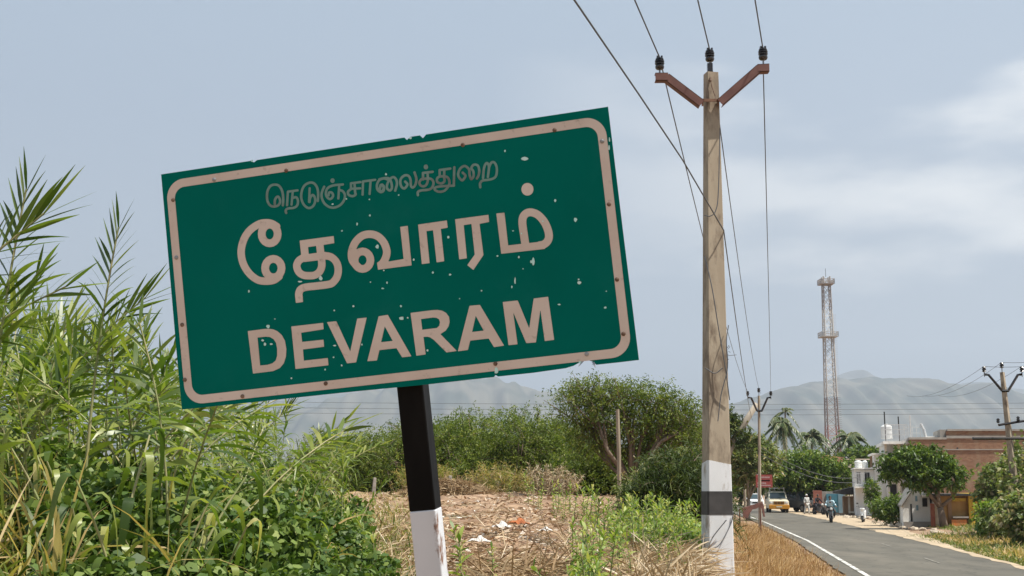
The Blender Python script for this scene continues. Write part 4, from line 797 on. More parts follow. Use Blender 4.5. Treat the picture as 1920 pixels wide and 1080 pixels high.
f = on(1275, 40); tree('thorn_tree', 'sparse thorn tree touching the left edge of the near pole shaft', 'tree', f, [(-0.5, 0, 2.5, 0.6, 0.6, 0.4), (0.2, 0, 2.7, 0.6, 0.6, 0.35), (0.6, 0, 2.2, 0.5, 0.5, 0.35)], thornm, 620, 14, 0.5, 0.09, 0.034, 78, 'thorn trees behind the heap', 0.07, 0.4, twigs=160, sag=0.3)
# dark drooping bush beside the near pole
f = on(1262, 20.5); tree('drooping_bush', 'dark drooping bush with straggling yellow-green tips beside the near pole', 'bush', f, [(-0.15, 0, 0.55, 0.55, 0.5, 0.5), (0.25, 0, 0.75, 0.5, 0.5, 0.5), (0.05, 0.2, 0.95, 0.42, 0.4, 0.32), (0.5, 0, 0.35, 0.35, 0.4, 0.4), (-0.5, 0.1, 0.3, 0.35, 0.35, 0.3)], darkm, 1500, 12, 0.4, 0.16, 0.016, 90, None, 0.05, 0.3, twigs=200, sag=0.7, dr=0.6, up=0.6, tintb=-0.05)
f = on(1232, 23.5); tree('drooping_bush', 'paler feathery bush behind the dark one, right of the forked thorn tree', 'bush', f, [(0, 0, 0.5, 0.6, 0.5, 0.4), (0.5, 0.1, 0.8, 0.5, 0.4, 0.4)], vinem, 700, 12, 0.4, 0.12, 0.02, 91, None, 0.05, 0.3, twigs=100, sag=0.5, dr=0.6, up=0.6)
for px, D, a_, lb in ((930, 35.5, 0.30, 'dry brown brush below the middle thorn tree'), (1020, 36, 0.32, 'withered brush at the foot of the thorn trees, left of the wooden pole'), (770+25, 36, 0.33, 'tuft of yellowish brush beside the straw heap')):
    f = on(px, D); tree('dry_brush', lb, 'bush', f, [(0, 0, a_, 0.7, 0.4, a_), (0.5, 0, a_*0.8, 0.4, 0.3, a_*0.8)], grassm if px != 1020 else strawm, 320, 10, 0.35, 0.16, 0.016, int(px), None, 0.03, 0.3, twigs=80, tintb=0.2, up=0.8)
# posts
woodm = mat('grey_wood', (0.24, 0.19, 0.14), 0.9, c2=(0.33, 0.27, 0.20), nscale=6, bump=0.5, vscale=(1, 1, 0.2))
stonem = mat('granite_post', (0.25, 0.22, 0.19), 0.95, c2=(0.36, 0.32, 0.28), nscale=8, bump=0.6)
f = P(1161, 946, 31.5); f.z = g(f.x, 31.5); o = thing('wooden_pole', 'straight thin wooden pole standing in front of the forked thorn tree', 'pole', f)
MB().tube([Vector((0, 0, -0.3)), Vector((0.01, 0, 1.2)), Vector((-0.01, 0, 2.35))], [0.055, 0.052, 0.045], 8).build('pole', [woodm], o)
for px, D, h, tl_, lb in ((701, 37, 0.48, 0.06, 'short pale fence post left of the sign post, leaning slightly right'), (845, 34.6, 0.62, -0.02, 'upright stone fence post rising from the straw heap'), (932, 37, 0.45, 0.03, 'dim stone fence post under the broad thorn tree'), (1052, 36.5, 0.48, 0.0, 'grey stone fence post in the dry brush left of the wooden pole')):
    f = on(px, D); o = thing('fence_post', lb, 'fence post', f, rot=(0, tl_, 0.3)); MB().box((0, 0, h/2-0.1), (0.11, 0.09, h+0.2), taper=0.8).build('post', [stonem], o, bevel=0.012)
# scraps of rubbish
def scrap(name, lb, cat, px, py, D, w, h, m, seed):
    rg = np.random.default_rng(seed); x = pxx_(px, D); z = g(x, D); n = 9; xs, ys = np.meshgrid(np.linspace(-1, 1, n), np.linspace(-1, 1, n)); r = 0.75+0.35*rg.random((n, n))
    zz = 0.35*h*(rg.random((n, n))+0.6*np.sin(xs*4+1)*np.cos(ys*3))*(1.1-xs**2*0.6-ys**2*0.5)
    V = np.stack([xs*r*w/2, ys*r*w*0.35, zz+0.02], -1).reshape(-1, 3); i2, j2 = np.meshgrid(np.arange(n-1), np.arange(n-1)); q0 = (j2*n+i2).ravel()
    o = obj_np(name, V, np.stack([q0, q0+1, q0+n+1, q0+n], 1), [m], smooth=False); o.location = (x, D, z+0.02); return put(o, lb, cat)
orange = mat('orange_cloth', (0.42, 0.13, 0.04), 0.9, c2=(0.3, 0.09, 0.03), nscale=9); plast = mat('white_plastic', (0.62, 0.60, 0.58), 0.5, c2=(0.48, 0.44, 0.40), nscale=6)
def Dg(px, py):
    for D in np.arange(7, 40, 0.1):
        if g(pxx_(px, D), D) >= P(px, py, D).z: return D
    return 38
for nm, lb, ct, px, py, w_, h_, m_, sd_ in (('cloth_scrap', 'crumpled orange cloth scrap on the litter heap', 'rag', 972, 988, 0.30, 0.16, orange, 1), ('plastic_scrap', 'white plastic scrap just left of the orange rag', 'plastic scrap', 940, 997, 0.26, 0.18, plast, 2),
    ('plastic_scrap', 'pale plastic scrap right of the orange rag', 'plastic scrap', 1022, 1003, 0.20, 0.12, plast, 3), ('plastic_scrap', 'long white plastic strip in the litter near the tall weed by the post', 'plastic scrap', 898, 1024, 0.26, 0.14, plast, 4), ('plastic_scrap', 'small white scrap lying before the weed clump', 'plastic scrap', 1117, 1047, 0.10, 0.10, plast, 5)):
    scrap(nm, lb, ct, px, py, Dg(px, py), w_, h_, m_, sd_)
st = on(1212, 10.5); o = thing('dead_branch', 'bleached curved dead branch sticking up before the near pole', 'branch', st)
MB().tube([Vector((0.06, 0, -0.05)), Vector((0.03, 0, 0.12)), Vector((0.0, 0.02, 0.22)), Vector((-0.07, 0.03, 0.30))], [0.012, 0.011, 0.009, 0.004], 6).build('branch', [mat('bleached_wood', (0.55, 0.45, 0.32), 0.9, c2=(0.4, 0.32, 0.22), nscale=10)], o)
# ---------- right-hand shrubs under the leaning pole
for k, (px, D, py, wpx, dk) in enumerate(((1876, 56, 862, 62, 'grey-green castor shrub left of the leaning pole'), (1918, 57, 812, 84, 'highest castor shrub, behind the leaning pole'), (1978, 52, 815, 110, 'castor shrub at the right margin, right of the leaning pole'), (1902, 51, 925, 74, 'low spreading castor shrub in front of the leaning pole'), (1862, 54, 950, 34, 'small bright shrub at the end of the yellow wall'), (1950, 46, 925, 110, 'green shrub at the right margin just above the road edge'))):
    f = on(px, D); H = P(px, py, D).z-f.z; W = wpx/F*D; rg = np.random.default_rng(300+k)
    bl = blob_set(rg, W*1.2, H, W, 6, 0.2, 0.9)+[(0, 0, H*0.3, W*0.45, W*0.4, H*0.32), (0, 0, H*0.65, W*0.35, W*0.3, H*0.28)]
    tree('castor_shrub', dk, 'shrub', f, bl, vinem if k != 4 else weedm, 850, 9, 0.5, 0.20, 0.14, 300+k, 'shrubs across the road', 0.06, 0.3, twigs=160, dr=0.5, barkm=palebark)
# umbrella shade tree
f = on(1766, 66); s6 = 66/F
def B6(px, py, rx, ry, D=66, s=None, f=None, dy=0): 
    p = P(px, py, D)-f; return (p.x, dy, p.z, rx/F*D, rx/F*D*0.9, ry/F*D)
bl = [B6(1695, 868, 36, 20, f=f), (B6(1730, 858, 38, 17, f=f)), B6(1762, 880, 34, 22, f=f, dy=0.4), B6(1715, 890, 32, 18, f=f, dy=-0.4), B6(1740, 900, 32, 17, f=f), B6(1780, 896, 22, 19, f=f, dy=-0.5), B6(1675, 885, 20, 14, f=f)]
tree('shade_tree', 'dark broad-crowned shade tree in front of the yellow wall', 'tree', f, bl, broadm, 900, 14, 0.45, 0.20, 0.10, 400, None, 0.20, 0.35, dr=0.5, spread=0.9, tintb=-0.1)
f = on(1664, 72); tree('roadside_bush', 'leafy young bush at the road edge before the small white shed', 'bush', f, [B6(1655, 955, 20, 14, 72, f=f), B6(1680, 948, 18, 14, 72, f=f), B6(1665, 968, 22, 10, 72, f=f)], broadm, 320, 12, 0.4, 0.17, 0.08, 401, None, 0.05, 0.3, dr=0.6, up=0.8)
f = on(1634, 90); tree('roadside_bush', 'narrow dark bush against the white pillared house', 'bush', f, [B6(1634, 918, 9, 14, 90, f=f), B6(1636, 932, 9, 10, 90, f=f)], broadm, 160, 12, 0.35, 0.17, 0.08, 402, None, 0.06, 0.5)
# trees shading the road
TR = [('road_tree', 'wide bright green tree spreading over the road-side stalls', 1560, 112, [(1470, 880, 34, 20), (1505, 868, 34, 18), (1540, 880, 38, 22), (1580, 888, 28, 18), (1490, 900, 40, 18), (1530, 905, 40, 16), (1575, 905, 30, 14), (1450, 895, 26, 20)], broadm, 1500, 0.20, 0.05, 410),
      ('road_tree', 'yellow-green tree rising beside the grey pole, left of the stalls', 1400, 85, [(1398, 862, 26, 22), (1425, 850, 22, 20), (1385, 885, 22, 22), (1420, 880, 26, 22), (1440, 868, 18, 16), (1410, 838, 16, 12)], vinem, 1100, 0.14, 0.0, 411),
      ('road_tree', 'dark tree low behind the red signboard and white car', 1385, 150, [(1385, 905, 34, 20), (1420, 898, 34, 18), (1455, 905, 30, 18), (1375, 880, 24, 20)], darkm, 900, 0.22, 0.0, 412),
      ('road_tree', 'distant tree top right of the palms, behind the white houses', 1620, 170, [(1610, 855, 26, 12), (1635, 860, 22, 12), (1590, 862, 20, 12)], broadm, 600, 0.3, 0.0, 413),
      ('road_tree', 'distant tree behind the leaning palm', 1490, 165, [(1490, 872, 26, 14), (1515, 864, 22, 12), (1460, 880, 24, 14)], broadm, 600, 0.3, 0.0, 414)]
for nm, lb, px, D, bs, m_, ncl, tr_, tb, sd_ in TR:
    f = on(px, D); tree(nm, lb, 'tree', f, [B6(a, b, c, d, D, f=f, dy=(i % 3-1)*0.6) for i, (a, b, c, d) in enumerate(bs)], m_, ncl, 13, 0.7, 0.30*D/110, 0.15*D/110, sd_, None, tr_, 0.35, dr=0.4, tintb=tb, barkm=palebark if px == 1400 else bark)
# lopped leaning trunk behind the near pole
f = on(1350, 80); o = thing('lopped_tree', 'thick bare trunk leaning right behind the near pole, its limbs lopped off', 'tree', f)
pts = [P(1350, 925, 80)-f, P(1358, 870, 80)-f, P(1372, 832, 80)-f, P(1395, 795, 80)-f, P(1419, 757, 80)-f]
MB().tube(pts, [0.30, 0.27, 0.24, 0.21, 0.17], 10).build('trunk', [palebark], o, smooth=True)
rg = np.random.default_rng(8); (V, Q, T), *_ = crown(rg, [(*(P(1376, 815, 80)-f), 0.5, 0.5, 0.9), (*(P(1368, 790, 80)-f), 0.5, 0.5, 0.7), (*(P(1400, 828, 80)-f), 0.6, 0.5, 0.4)], 240, 12, 0.5, 0.25, 0.10); obj_np('crown', V, Q, [darkm], T, o)
# palms
def palm(label, px, D, cpy, lean_px, R, seed, nf=28, droop=1.0):
    rg = np.random.default_rng(seed); f = on(px+lean_px, D); top = P(px, cpy, D)-f; o = thing('coconut_palm', label, 'palm tree', f, group='coconut palms')
    MB().tube([Vector((0, 0, -0.2)), Vector((top.x*0.2, 0, top.z*0.45)), Vector((top.x*0.7, 0, top.z*0.8)), top], [0.22, 0.17, 0.14, 0.12], 8).build('trunk', [palebark], o, smooth=True)
    parts = []; rp = []
    for k in range(nf):
        az = k*2.399+rg.normal(0, 0.1); el = rg.uniform(-0.5, 1.25); L_ = R*rg.uniform(0.85, 1.1); t = np.linspace(0, 1, 9)
        dx = np.array([math.cos(az)*math.cos(el), math.sin(az)*math.cos(el), math.sin(el)]); path = np.array(top)+dx*L_*t[:, None]; path[:, 2] -= droop*0.55*L_*t**2*(1.0+0.3*math.cos(el)); rp.append(path)
        m = 34; tl = np.linspace(0.12, 1, m); base = np.stack([np.interp(tl, t, path[:, q]) for q in range(3)], 1); tan = unit(np.stack([np.interp(tl, t, np.gradient(path[:, q])) for q in range(3)], 1))
        sd2 = unit(np.cross(tan, [0, 0, 1.0]))
        for sg in (-1, 1):
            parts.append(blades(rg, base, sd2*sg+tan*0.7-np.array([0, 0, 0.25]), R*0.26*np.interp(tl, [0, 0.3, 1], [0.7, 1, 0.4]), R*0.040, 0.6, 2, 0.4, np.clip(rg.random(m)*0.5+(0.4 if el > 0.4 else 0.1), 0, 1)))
    V, Q, T = cat_np(parts); V2, Q2, T2 = tubes_np(np.array(rp), np.linspace(0.05, 0.015, 9), 4)
    fo = obj_np('fronds', V, Q, [palmm], T, o); obj_np('rachis', V2, Q2, [reed_stem], T2, fo)
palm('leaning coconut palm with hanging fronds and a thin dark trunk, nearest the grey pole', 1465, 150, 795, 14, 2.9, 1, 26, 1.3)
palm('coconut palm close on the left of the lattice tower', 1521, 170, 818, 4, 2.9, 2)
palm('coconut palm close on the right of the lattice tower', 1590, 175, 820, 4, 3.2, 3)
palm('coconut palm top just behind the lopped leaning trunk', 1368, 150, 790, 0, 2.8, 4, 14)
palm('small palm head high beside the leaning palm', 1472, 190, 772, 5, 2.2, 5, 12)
# far woods: one mass
rng = np.random.default_rng(71); bl = []
for k in range(230):
    px = rng.uniform(-350, 2250); D = rng.uniform(190, 520); x = pxx_(px, D)
    if 1340 < px < 1520 and D < 260: continue
    H = rng.uniform(4, 8.5) if px < 1330 or px > 1600 else rng.uniform(5, 9); bl.append((x, D, H*0.55, H*rng.uniform(0.6, 1.0), H*0.5, H*0.5))
(V, Q, T), *_ = crown(rng, bl, 9000, 12, 1.6, 0.9, 0.5); put(obj_np('distant_woods', V, Q, [darkm], T), kind='stuff')
# ================================================================== buildings
plaster = mat('white_plaster', (0.76, 0.74, 0.69), 0.9, c2=(0.84, 0.83, 0.79), nscale=1.2, bump=0.2, detail=9, stain=((0.38, 0.34, 0.29), 1.6, 0.55, 0.75), vscale=(1, 1, 0.4))
cream = mat('cream_plaster', (0.60, 0.53, 0.42), 0.9, c2=(0.68, 0.62, 0.52), nscale=1.5, detail=8, stain=((0.33, 0.28, 0.22), 2, 0.55, 0.72))
greyw = mat('grey_cement', (0.27, 0.25, 0.225), 0.95, c2=(0.36, 0.33, 0.29), nscale=1.8, bump=0.3, detail=9)
darkw = mat('dark_opening', (0.018, 0.018, 0.02), 0.6); tarp = mat('dark_tarpaulin', (0.02, 0.019, 0.019), 0.8, c2=(0.04, 0.037, 0.035), nscale=2)
blue = mat('blue_shutter', (0.06, 0.20, 0.27), 0.6, c2=(0.09, 0.26, 0.33), nscale=2); blue2 = mat('pale_blue_panel', (0.20, 0.33, 0.40), 0.6, c2=(0.27, 0.4, 0.46), nscale=2)
brownp = mat('brown_panel', (0.26, 0.16, 0.09), 0.8, c2=(0.35, 0.23, 0.14), nscale=2, vscale=(1, 1, 0.3)); redb = mat('brick_red_panel', (0.28, 0.09, 0.06), 0.8, c2=(0.36, 0.14, 0.09), nscale=3)
tankw = mat('white_tank', (0.74, 0.74, 0.72), 0.4, c2=(0.66, 0.66, 0.63), nscale=3); tankb = mat('black_tank', (0.015, 0.015, 0.016), 0.4)
yell = mat('yellow_paint', (0.50, 0.33, 0.03), 0.8, c2=(0.58, 0.40, 0.06), nscale=1.5, detail=8, stain=((0.28, 0.17, 0.06), 2, 0.56, 0.7)); ochre = mat('ochre_wall', (0.33, 0.19, 0.065), 0.85, c2=(0.42, 0.26, 0.10), nscale=2, detail=8)
oranget = mat('orange_sheet', (0.55, 0.16, 0.03), 0.7, c2=(0.45, 0.22, 0.08), nscale=5); greyrail = mat('white_rail', (0.6, 0.6, 0.6), 0.5, c2=(0.5, 0.5, 0.5), nscale=5)
tilem = mat('terracotta', (0.34, 0.16, 0.10), 0.9, c2=(0.44, 0.24, 0.16), nscale=3, bump=0.4)
def brickmat():
    m = bpy.data.materials.new('brickwork'); m.use_nodes = True; t = m.node_tree; b = t.nodes['Principled BSDF']; b.inputs['Roughness'].default_value = 0.95
    co = t.nodes.new('ShaderNodeTexCoord'); mp_ = t.nodes.new('ShaderNodeMapping'); mp_.inputs['Rotation'].default_value = (R_(90), 0, 0); t.links.new(co.outputs['Object'], mp_.inputs[0])
    br = t.nodes.new('ShaderNodeTexBrick'); t.links.new(mp_.outputs[0], br.inputs[0]); br.inputs['Scale'].default_value = 1.0; br.inputs['Brick Width'].default_value = 0.24; br.inputs['Row Height'].default_value = 0.085; br.inputs['Mortar Size'].default_value = 0.008
    br.inputs['Color1'].default_value = (0.21, 0.10, 0.06, 1); br.inputs['Color2'].default_value = (0.29, 0.16, 0.095, 1); br.inputs['Mortar'].default_value = (0.22, 0.155, 0.105, 1)
    nz = t.nodes.new('ShaderNodeTexNoise'); nz.inputs['Scale'].default_value = 0.9; nz.inputs['Detail'].default_value = 9; t.links.new(co.outputs['Object'], nz.inputs[0])
    r = t.nodes.new('ShaderNodeMapRange'); t.links.new(nz.outputs[0], r.inputs[0]); r.inputs[1].default_value = 0.48; r.inputs[2].default_value = 0.68
    mx = t.nodes.new('ShaderNodeMix'); mx.data_type = 'RGBA'; t.links.new(r.outputs[0], mx.inputs[0]); t.links.new(br.outputs[0], mx.inputs[6]); mx.inputs[7].default_value = (0.27, 0.19, 0.125, 1); t.links.new(mx.outputs[2], b.inputs['Base Color']); return m
brick = brickmat()
SK = 0.23    # the plots follow the slanting line of the road
class Bd:
    def __init__(s, name, label, px, D, cat='building', rz=0.0, group=None):
        s.D = D; s.f = on(px, D); s.o = thing(name, label, cat, s.f, rz, group)
    def X(s, px): return pxx_(px, s.D)-s.f.x
    def Z(s, py): return P(960, py, s.D).z-s.f.z
    def b(s, name, m, rects, parent=None, bevel=0.0):
        mb = MB()
        for px0, px1, py0, py1, d0, d1 in rects: mb.bx(s.X(px0), s.X(px1), d0, d1, s.Z(py1) if py1 < 2000 else -0.3, s.Z(py0))
        mb.v = [(x+SK*y, y, z) for x, y, z in mb.v]
        return mb.build(name, [m], parent or s.o, bevel=bevel)
    def tank(s, px, py0, py1, wpx, d, m, name='water_tank', label=None):
        r = wpx/2/F*s.D; z0, z1 = s.Z(py1), s.Z(py0); h = z1-z0
        o = MB().lathe([(r*0.96, z0), (r, z0+h*0.05), (r*0.96, z0+h*0.3), (r, z0+h*0.34), (r*0.96, z0+h*0.55), (r, z0+h*0.6), (r*0.97, z0+h*0.8), (r*0.6, z0+h*0.93), (r*0.3, z0+h*0.94), (r*0.3, z0+h)], (s.X(px)+SK*d, d, 0), 18).build(name, [m], s.o, smooth=False); return o
G = 9999
# white pillared house with two water tanks
h = Bd('white_house', 'small white house with a pillar block and two white water tanks on its roof', 1632, 98)
h.b('wall', plaster, [(1603, 1640, 881, G, 0, 5), (1640, 1663, 853, G, -0.4, 5)])
h.b('canopy_slab', plaster, [(1600, 1641, 912, 915, -1.0, 0.0), (1636, 1666, 850, 853, -0.6, 5.2), (1601, 1640, 877, 880, -0.25, 5)])
for r in ((1621, 1631, 886, 905), (1606, 1614, 886, 908)): w_ = h.b('window', darkw, [(*r, -0.03, 0.02)]); h.b('frame', greyrail, [(r[0]-0.6, r[0]+0.4, r[2], r[3], -0.05, -0.005), (r[1]-0.4, r[1]+0.6, r[2], r[3], -0.05, -0.005), ((r[0]+r[1])/2-0.3, (r[0]+r[1])/2+0.3, r[2], r[3], -0.05, -0.005)], w_)
h.b('window', darkw, [(1645, 1652, 880, 884, -0.43, -0.38)])
h.b('door', darkw, [(1634, 1640, 906, G, -0.04, 0.02)]); h.b('panel', brownp, [(1633, 1638, 855, 876, 0.3, 0.4)])
h.tank(1612, 862, 877, 14, 1.2, tankw); h.tank(1625, 862, 877, 11, 1.4, tankw)
mb = MB()
for k in range(7): mb.box((h.X(1603+k*2.4), -0.5, h.Z(898)), (0.03, 0.03, 0.9))
mb.box((h.X(1610), -0.5, h.Z(888)), (0.75, 0.04, 0.04)); mb.box((h.X(1610), -0.5, h.Z(908)), (0.75, 0.04, 0.04)); mb.build('balcony_grille', [greyrail], h.o)
# two-storey house with terrace and railings
h = Bd('terrace_house', 'two-storey cream house with a railed roof terrace, white tank and dark ground-floor doorway', 1685, 96)
h.b('wall', plaster, [(1664, 1708, 878, G, 0, 8), (1664, 1708, 830, 878, 2.0, 8), (1664, 1684, 878, 893, -0.3, 0)])
h.b('column', cream, [(1681, 1686, 893, G, -1.2, -0.9), (1684, 1692, 833, 878, 0.0, 0.4), (1662, 1665, 833, 878, 0.0, 0.35), (1703, 1707, 833, 880, 0, 0.4)])
h.b('roof_slab', plaster, [(1658, 1710, 828, 833, -0.8, 8.2), (1662, 1688, 890, 894, -1.4, 0.0), (1660, 1709, 876, 879, -0.3, 0.0)])
h.b('door', darkw, [(1668, 1680, 908, G, -0.05, 0.02)]); h.b('window', darkw, [(1668, 1680, 848, 868, 1.93, 2.02), (1692, 1700, 838, 856, 1.93, 2.02)]); h.b('side_wall', greyw, [(1690, 1708, 905, G, -0.5, -0.01)])
h.tank(1672, 791, 820, 22, 3.0, tankw)
mb = MB()
for k in range(19): mb.box((h.X(1658+k*2.35), -0.7, h.Z(812)), (0.035, 0.035, (h.Z(797)-h.Z(828))))
for py in (797, 806, 816): mb.box((h.X(1679), -0.7, h.Z(py)), (h.X(1700)-h.X(1658), 0.04, 0.045))
mb.build('terrace_railing', [greyrail], h.o)
mb = MB(); mb.box((h.X(1706), -0.75, (h.Z(780)+h.Z(880))/2), (0.10, 0.10, h.Z(780)-h.Z(880))); mb.build('mast', [greyrail], h.o)
mb = MB(); x0, x1 = h.X(1708), h.X(1746)
for k in range(6): mb.tube([Vector((x0+(x1-x0)*k/5, 1.0, h.Z(822))), Vector((x0+(x1-x0)*k/5+(0.0 if k < 5 else -0.2), 1.0, h.Z(796)))], 0.03, 5)
mb.tube([Vector((x1-0.25, 1.0, h.Z(793))), Vector((x1, 1.0, h.Z(805))), Vector((x1+0.15, 1.0, h.Z(822)))], 0.09, 6)
for py in (800, 811): mb.tube([Vector((x0, 1.0, h.Z(py))), Vector((x1, 1.0, h.Z(py)))], 0.02, 5)
mb.build('roof_railing', [greyrail], h.o)
for px in (1664, 1690): MB().tube([Vector((h.X(px), 0, h.Z(830))), Vector((h.X(px), 0, h.Z(772 if px == 1664 else 781)))], 0.05, 6).build('roof_rod', [darkw], h.o)
# unplastered brick building
h = Bd('brick_building', 'long unplastered brick building with a stepped flat roof behind the shade tree', 1800, 94, rz=0.0)
h.b('wall', brick, [(1710, 1779, 824, G, 0, 9), (1779, 1990, 822, G, 0, 9), (1779, 1990, 808, 817, 0.1, 9)])
h.b('concrete_band', greyw, [(1779, 1992, 817, 822, -0.06, 9.1), (1708, 1779, 820, 824, -0.06, 9.05), (1781, 1990, 804.5, 808, -0.05, 9.1), (1768, 1781, 805, 820, 0.3, 5)])
h.b('parapet', plaster, [(1745, 1768, 816, 820, 2, 6)]); h.b('putlog_hole', darkw, [(1797, 1800, 839, 843, -0.02, 0.05)]); h.b('ledge', greyw, [(1712, 1990, 842, 844, -0.06, 0)])
# white shed with sloping side
h = Bd('white_shed', 'low white shed with posters and a sloping left roof, beside the road', 1716, 69)
fy = lambda x, z, y: Vector((x+SK*y, y, z)); mb = MB(); mb.extrude([(h.X(1690), -0.2), (h.X(1741), -0.2), (h.X(1741), h.Z(918)), (h.X(1712), h.Z(918)), (h.X(1690), h.Z(948))], fy, 0, 4); mb.build('wall', [plaster], h.o)
mb = MB(); mb.extrude([(h.X(1687), h.Z(950)), (h.X(1711), h.Z(916)), (h.X(1744), h.Z(916)), (h.X(1744), h.Z(914)), (h.X(1710), h.Z(914)), (h.X(1687), h.Z(947))], fy, -0.2, 4.2); mb.build('roof', [greyw], h.o)
h.b('doorway', darkw, [(1704, 1707, 945, G, -0.03, 0.02)]); h.b('poster', blue2, [(1714, 1718, 930, 940, -0.02, 0)]); h.b('poster', blue2, [(1715, 1719, 947, 957, -0.02, 0)]); h.b('window', tarp, [(1727, 1736, 934, 950, -0.03, 0.02)]); h.b('awning', greyw, [(1725, 1741, 928, 931, -0.5, 0)]); h.b('plinth', greyw, [(1690, 1741, 978, G, -0.25, 0)])
# yellow and ochre roadside wall
h = Bd('yellow_shop', 'low yellow and ochre roadside shop with a red door, half hidden by the shade tree', 1785, 68)
h.b('wall', ochre, [(1755, 1812, 930, G, 0, 5)]); h.b('end_wall', yell, [(1812, 1836, 925, G, -0.3, 5)]); h.b('door', redb, [(1741, 1749, 944, G, -0.15, 0)]); h.b('side_wall', cream, [(1749, 1757, 938, G, -0.1, 4)])
h.b('roof', tarp, [(1738, 1838, 926, 929.5, -0.7, 5.2)]); h.b('shutter', brownp, [(1774, 1781, 938, G, -0.08, 0)]); h.b('shelf', greyw, [(1781, 1810, 968, 971, -0.5, 0)]); h.b('hanging_sheet', oranget, [(1778, 1806, 974, 991, -0.45, -0.38)]); h.b('yellow_post', yell, [(1757, 1762, 945, G, -0.5, -0.3)]); h.b('signboard', yell, [(1783, 1808, 934, 940, -0.1, 0)])
# stalls under the trees
h = Bd('blue_stall', 'blue shuttered roadside stall under the wide green tree', 1560, 106)
h.b('wall', greyw, [(1536, 1584, 922, G, 0.05, 3.5)]); h.b('shutter', blue, [(1548, 1570, 926, 961, -0.03, 0.04)]); h.b('side_panel', blue2, [(1570, 1580, 926, 962, -0.06, 0.04)]); h.b('door', redb, [(1524, 1540, 920, 960, -0.2, 3)])
h = Bd('brown_stall', 'brown timber stall with a dark tarpaulin roof beside the blue one', 1594, 102)
h.b('wall', brownp, [(1580, 1600, 931, G, 0, 3)]); h.b('panel', cream, [(1588, 1592, 932, G, -0.04, 0)]); h.b('step', cream, [(1588, 1604, 959, 962, -0.9, -0.05)])
mb = MB(); mb.extrude([(h.X(1562), h.Z(921)), (h.X(1600), h.Z(913)), (h.X(1615), h.Z(923)), (h.X(1614), h.Z(928)), (h.X(1580), h.Z(927)), (h.X(1562), h.Z(925))], fy, -1.0, 3.2); mb.build('roof', [tarp], h.o)
h.b('pillar', greyw, [(1616, 1624, 925, G, 0.5, 1.1), (1604, 1608, 935, G, 0, 0.4)])
h = Bd('tiled_house', 'far house with a reddish tiled roof and black tanks, seen above the wide green tree', 1560, 135)
h.b('wall', cream, [(1518, 1606, 868, G, 0, 8)]); mb = MB(); mb.extrude([(h.X(1515), h.Z(869)), (h.X(1518), h.Z(850)), (h.X(1584), h.Z(858)), (h.X(1586), h.Z(869))], fy, -0.5, 8.5); mb.build('roof', [tilem], h.o); h.tank(1588, 855, 870, 9, 1, tankb); h.tank(1599, 856, 870, 11, 1, tankb)
h.b('beam', cream, [(1584, 1640, 860, 862, 0.5, 0.8)])
h = Bd('unfinished_house', 'unfinished brown house with bare columns behind the bush, left of the near pole', 1295, 82)
h.b('wall', brick, [(1268, 1325, 838, G, 0, 6)]); h.b('slab', greyw, [(1264, 1328, 826, 830, -0.4, 6)]); h.b('column', greyw, [(1277, 1280, 800, 838, 0, 0.3), (1296, 1301, 797, 838, 0, 0.3), (1303, 1307, 797, 838, 0.6, 0.9)]); h.b('parapet', tilem, [(1303, 1326, 812, 822, 1, 3)])
mb = MB(); 
for a in ((1277, 800, 1268, 788), (1277, 804, 1290, 793)): mb.tube([Vector((h.X(a[0]), 0, h.Z(a[1]))), Vector((h.X(a[2]), 0, h.Z(a[3])))], 0.05, 5)
mb.build('roof_bar', [darkw], h.o)
f = on(1708, 71); o = thing('street_post', 'slim dark post at the left edge of the white shed', 'post', f); MB().tube([Vector((0, 0, -0.2)), Vector((0, 0, P(960, 898, 71).z-f.z))], 0.045, 8).build('post', [darkw], o)
# ---------- lattice tower
towm = bpy.data.materials.new('tower_paint'); towm.use_nodes = True; t = towm.node_tree; b = t.nodes['Principled BSDF']; co = t.nodes.new('ShaderNodeTexCoord'); se = t.nodes.new('ShaderNodeSeparateXYZ'); t.links.new(co.outputs['Object'], se.inputs[0])
r = t.nodes.new('ShaderNodeValToRGB'); mm = t.nodes.new('ShaderNodeMath'); mm.operation = 'DIVIDE'; mm.inputs[1].default_value = 55; t.links.new(se.outputs[2], mm.inputs[0]); t.links.new(mm.outputs[0], r.inputs[0]); r.color_ramp.interpolation = 'CONSTANT'
W_, RR_ = (0.42, 0.40, 0.38, 1), (0.24, 0.11, 0.09, 1); r.color_ramp.elements[0].color = (0.42, 0.41, 0.38, 1); r.color_ramp.elements[1].position = 0.92; r.color_ramp.elements[1].color = (0.36, 0.32, 0.29, 1)
for p_, c_ in ((0.18, RR_), (0.30, (0.22, 0.18, 0.17, 1)), (0.42, W_), (0.70, (0.48, 0.47, 0.45, 1)), (0.80, (0.30, 0.27, 0.26, 1))): e = r.color_ramp.elements.new(p_); e.color = c_
t.links.new(r.outputs[0], b.inputs['Base Color']); b.inputs['Roughness'].default_value = 0.6
TD_ = 290; f = on(1564, TD_); Ht = P(1555, 519, TD_).z-f.z; o = thing('lattice_tower', 'tall slender red and white lattice mobile tower rising behind the palms', 'tower', f)
def hw_(z): return np.interp(z, [0, Ht*0.35, Ht], [1.62, 1.25, 0.78])
mb = MB(); nlev = 22; zs = [Ht*k/nlev for k in range(nlev+1)]
for sx in (-1, 1):
    for sy in (-1, 1): mb.tube([Vector((sx*hw_(z), sy*hw_(z), z)) for z in zs], 0.16, 4)
mb.build('leg', [towm], o)
mb = MB()
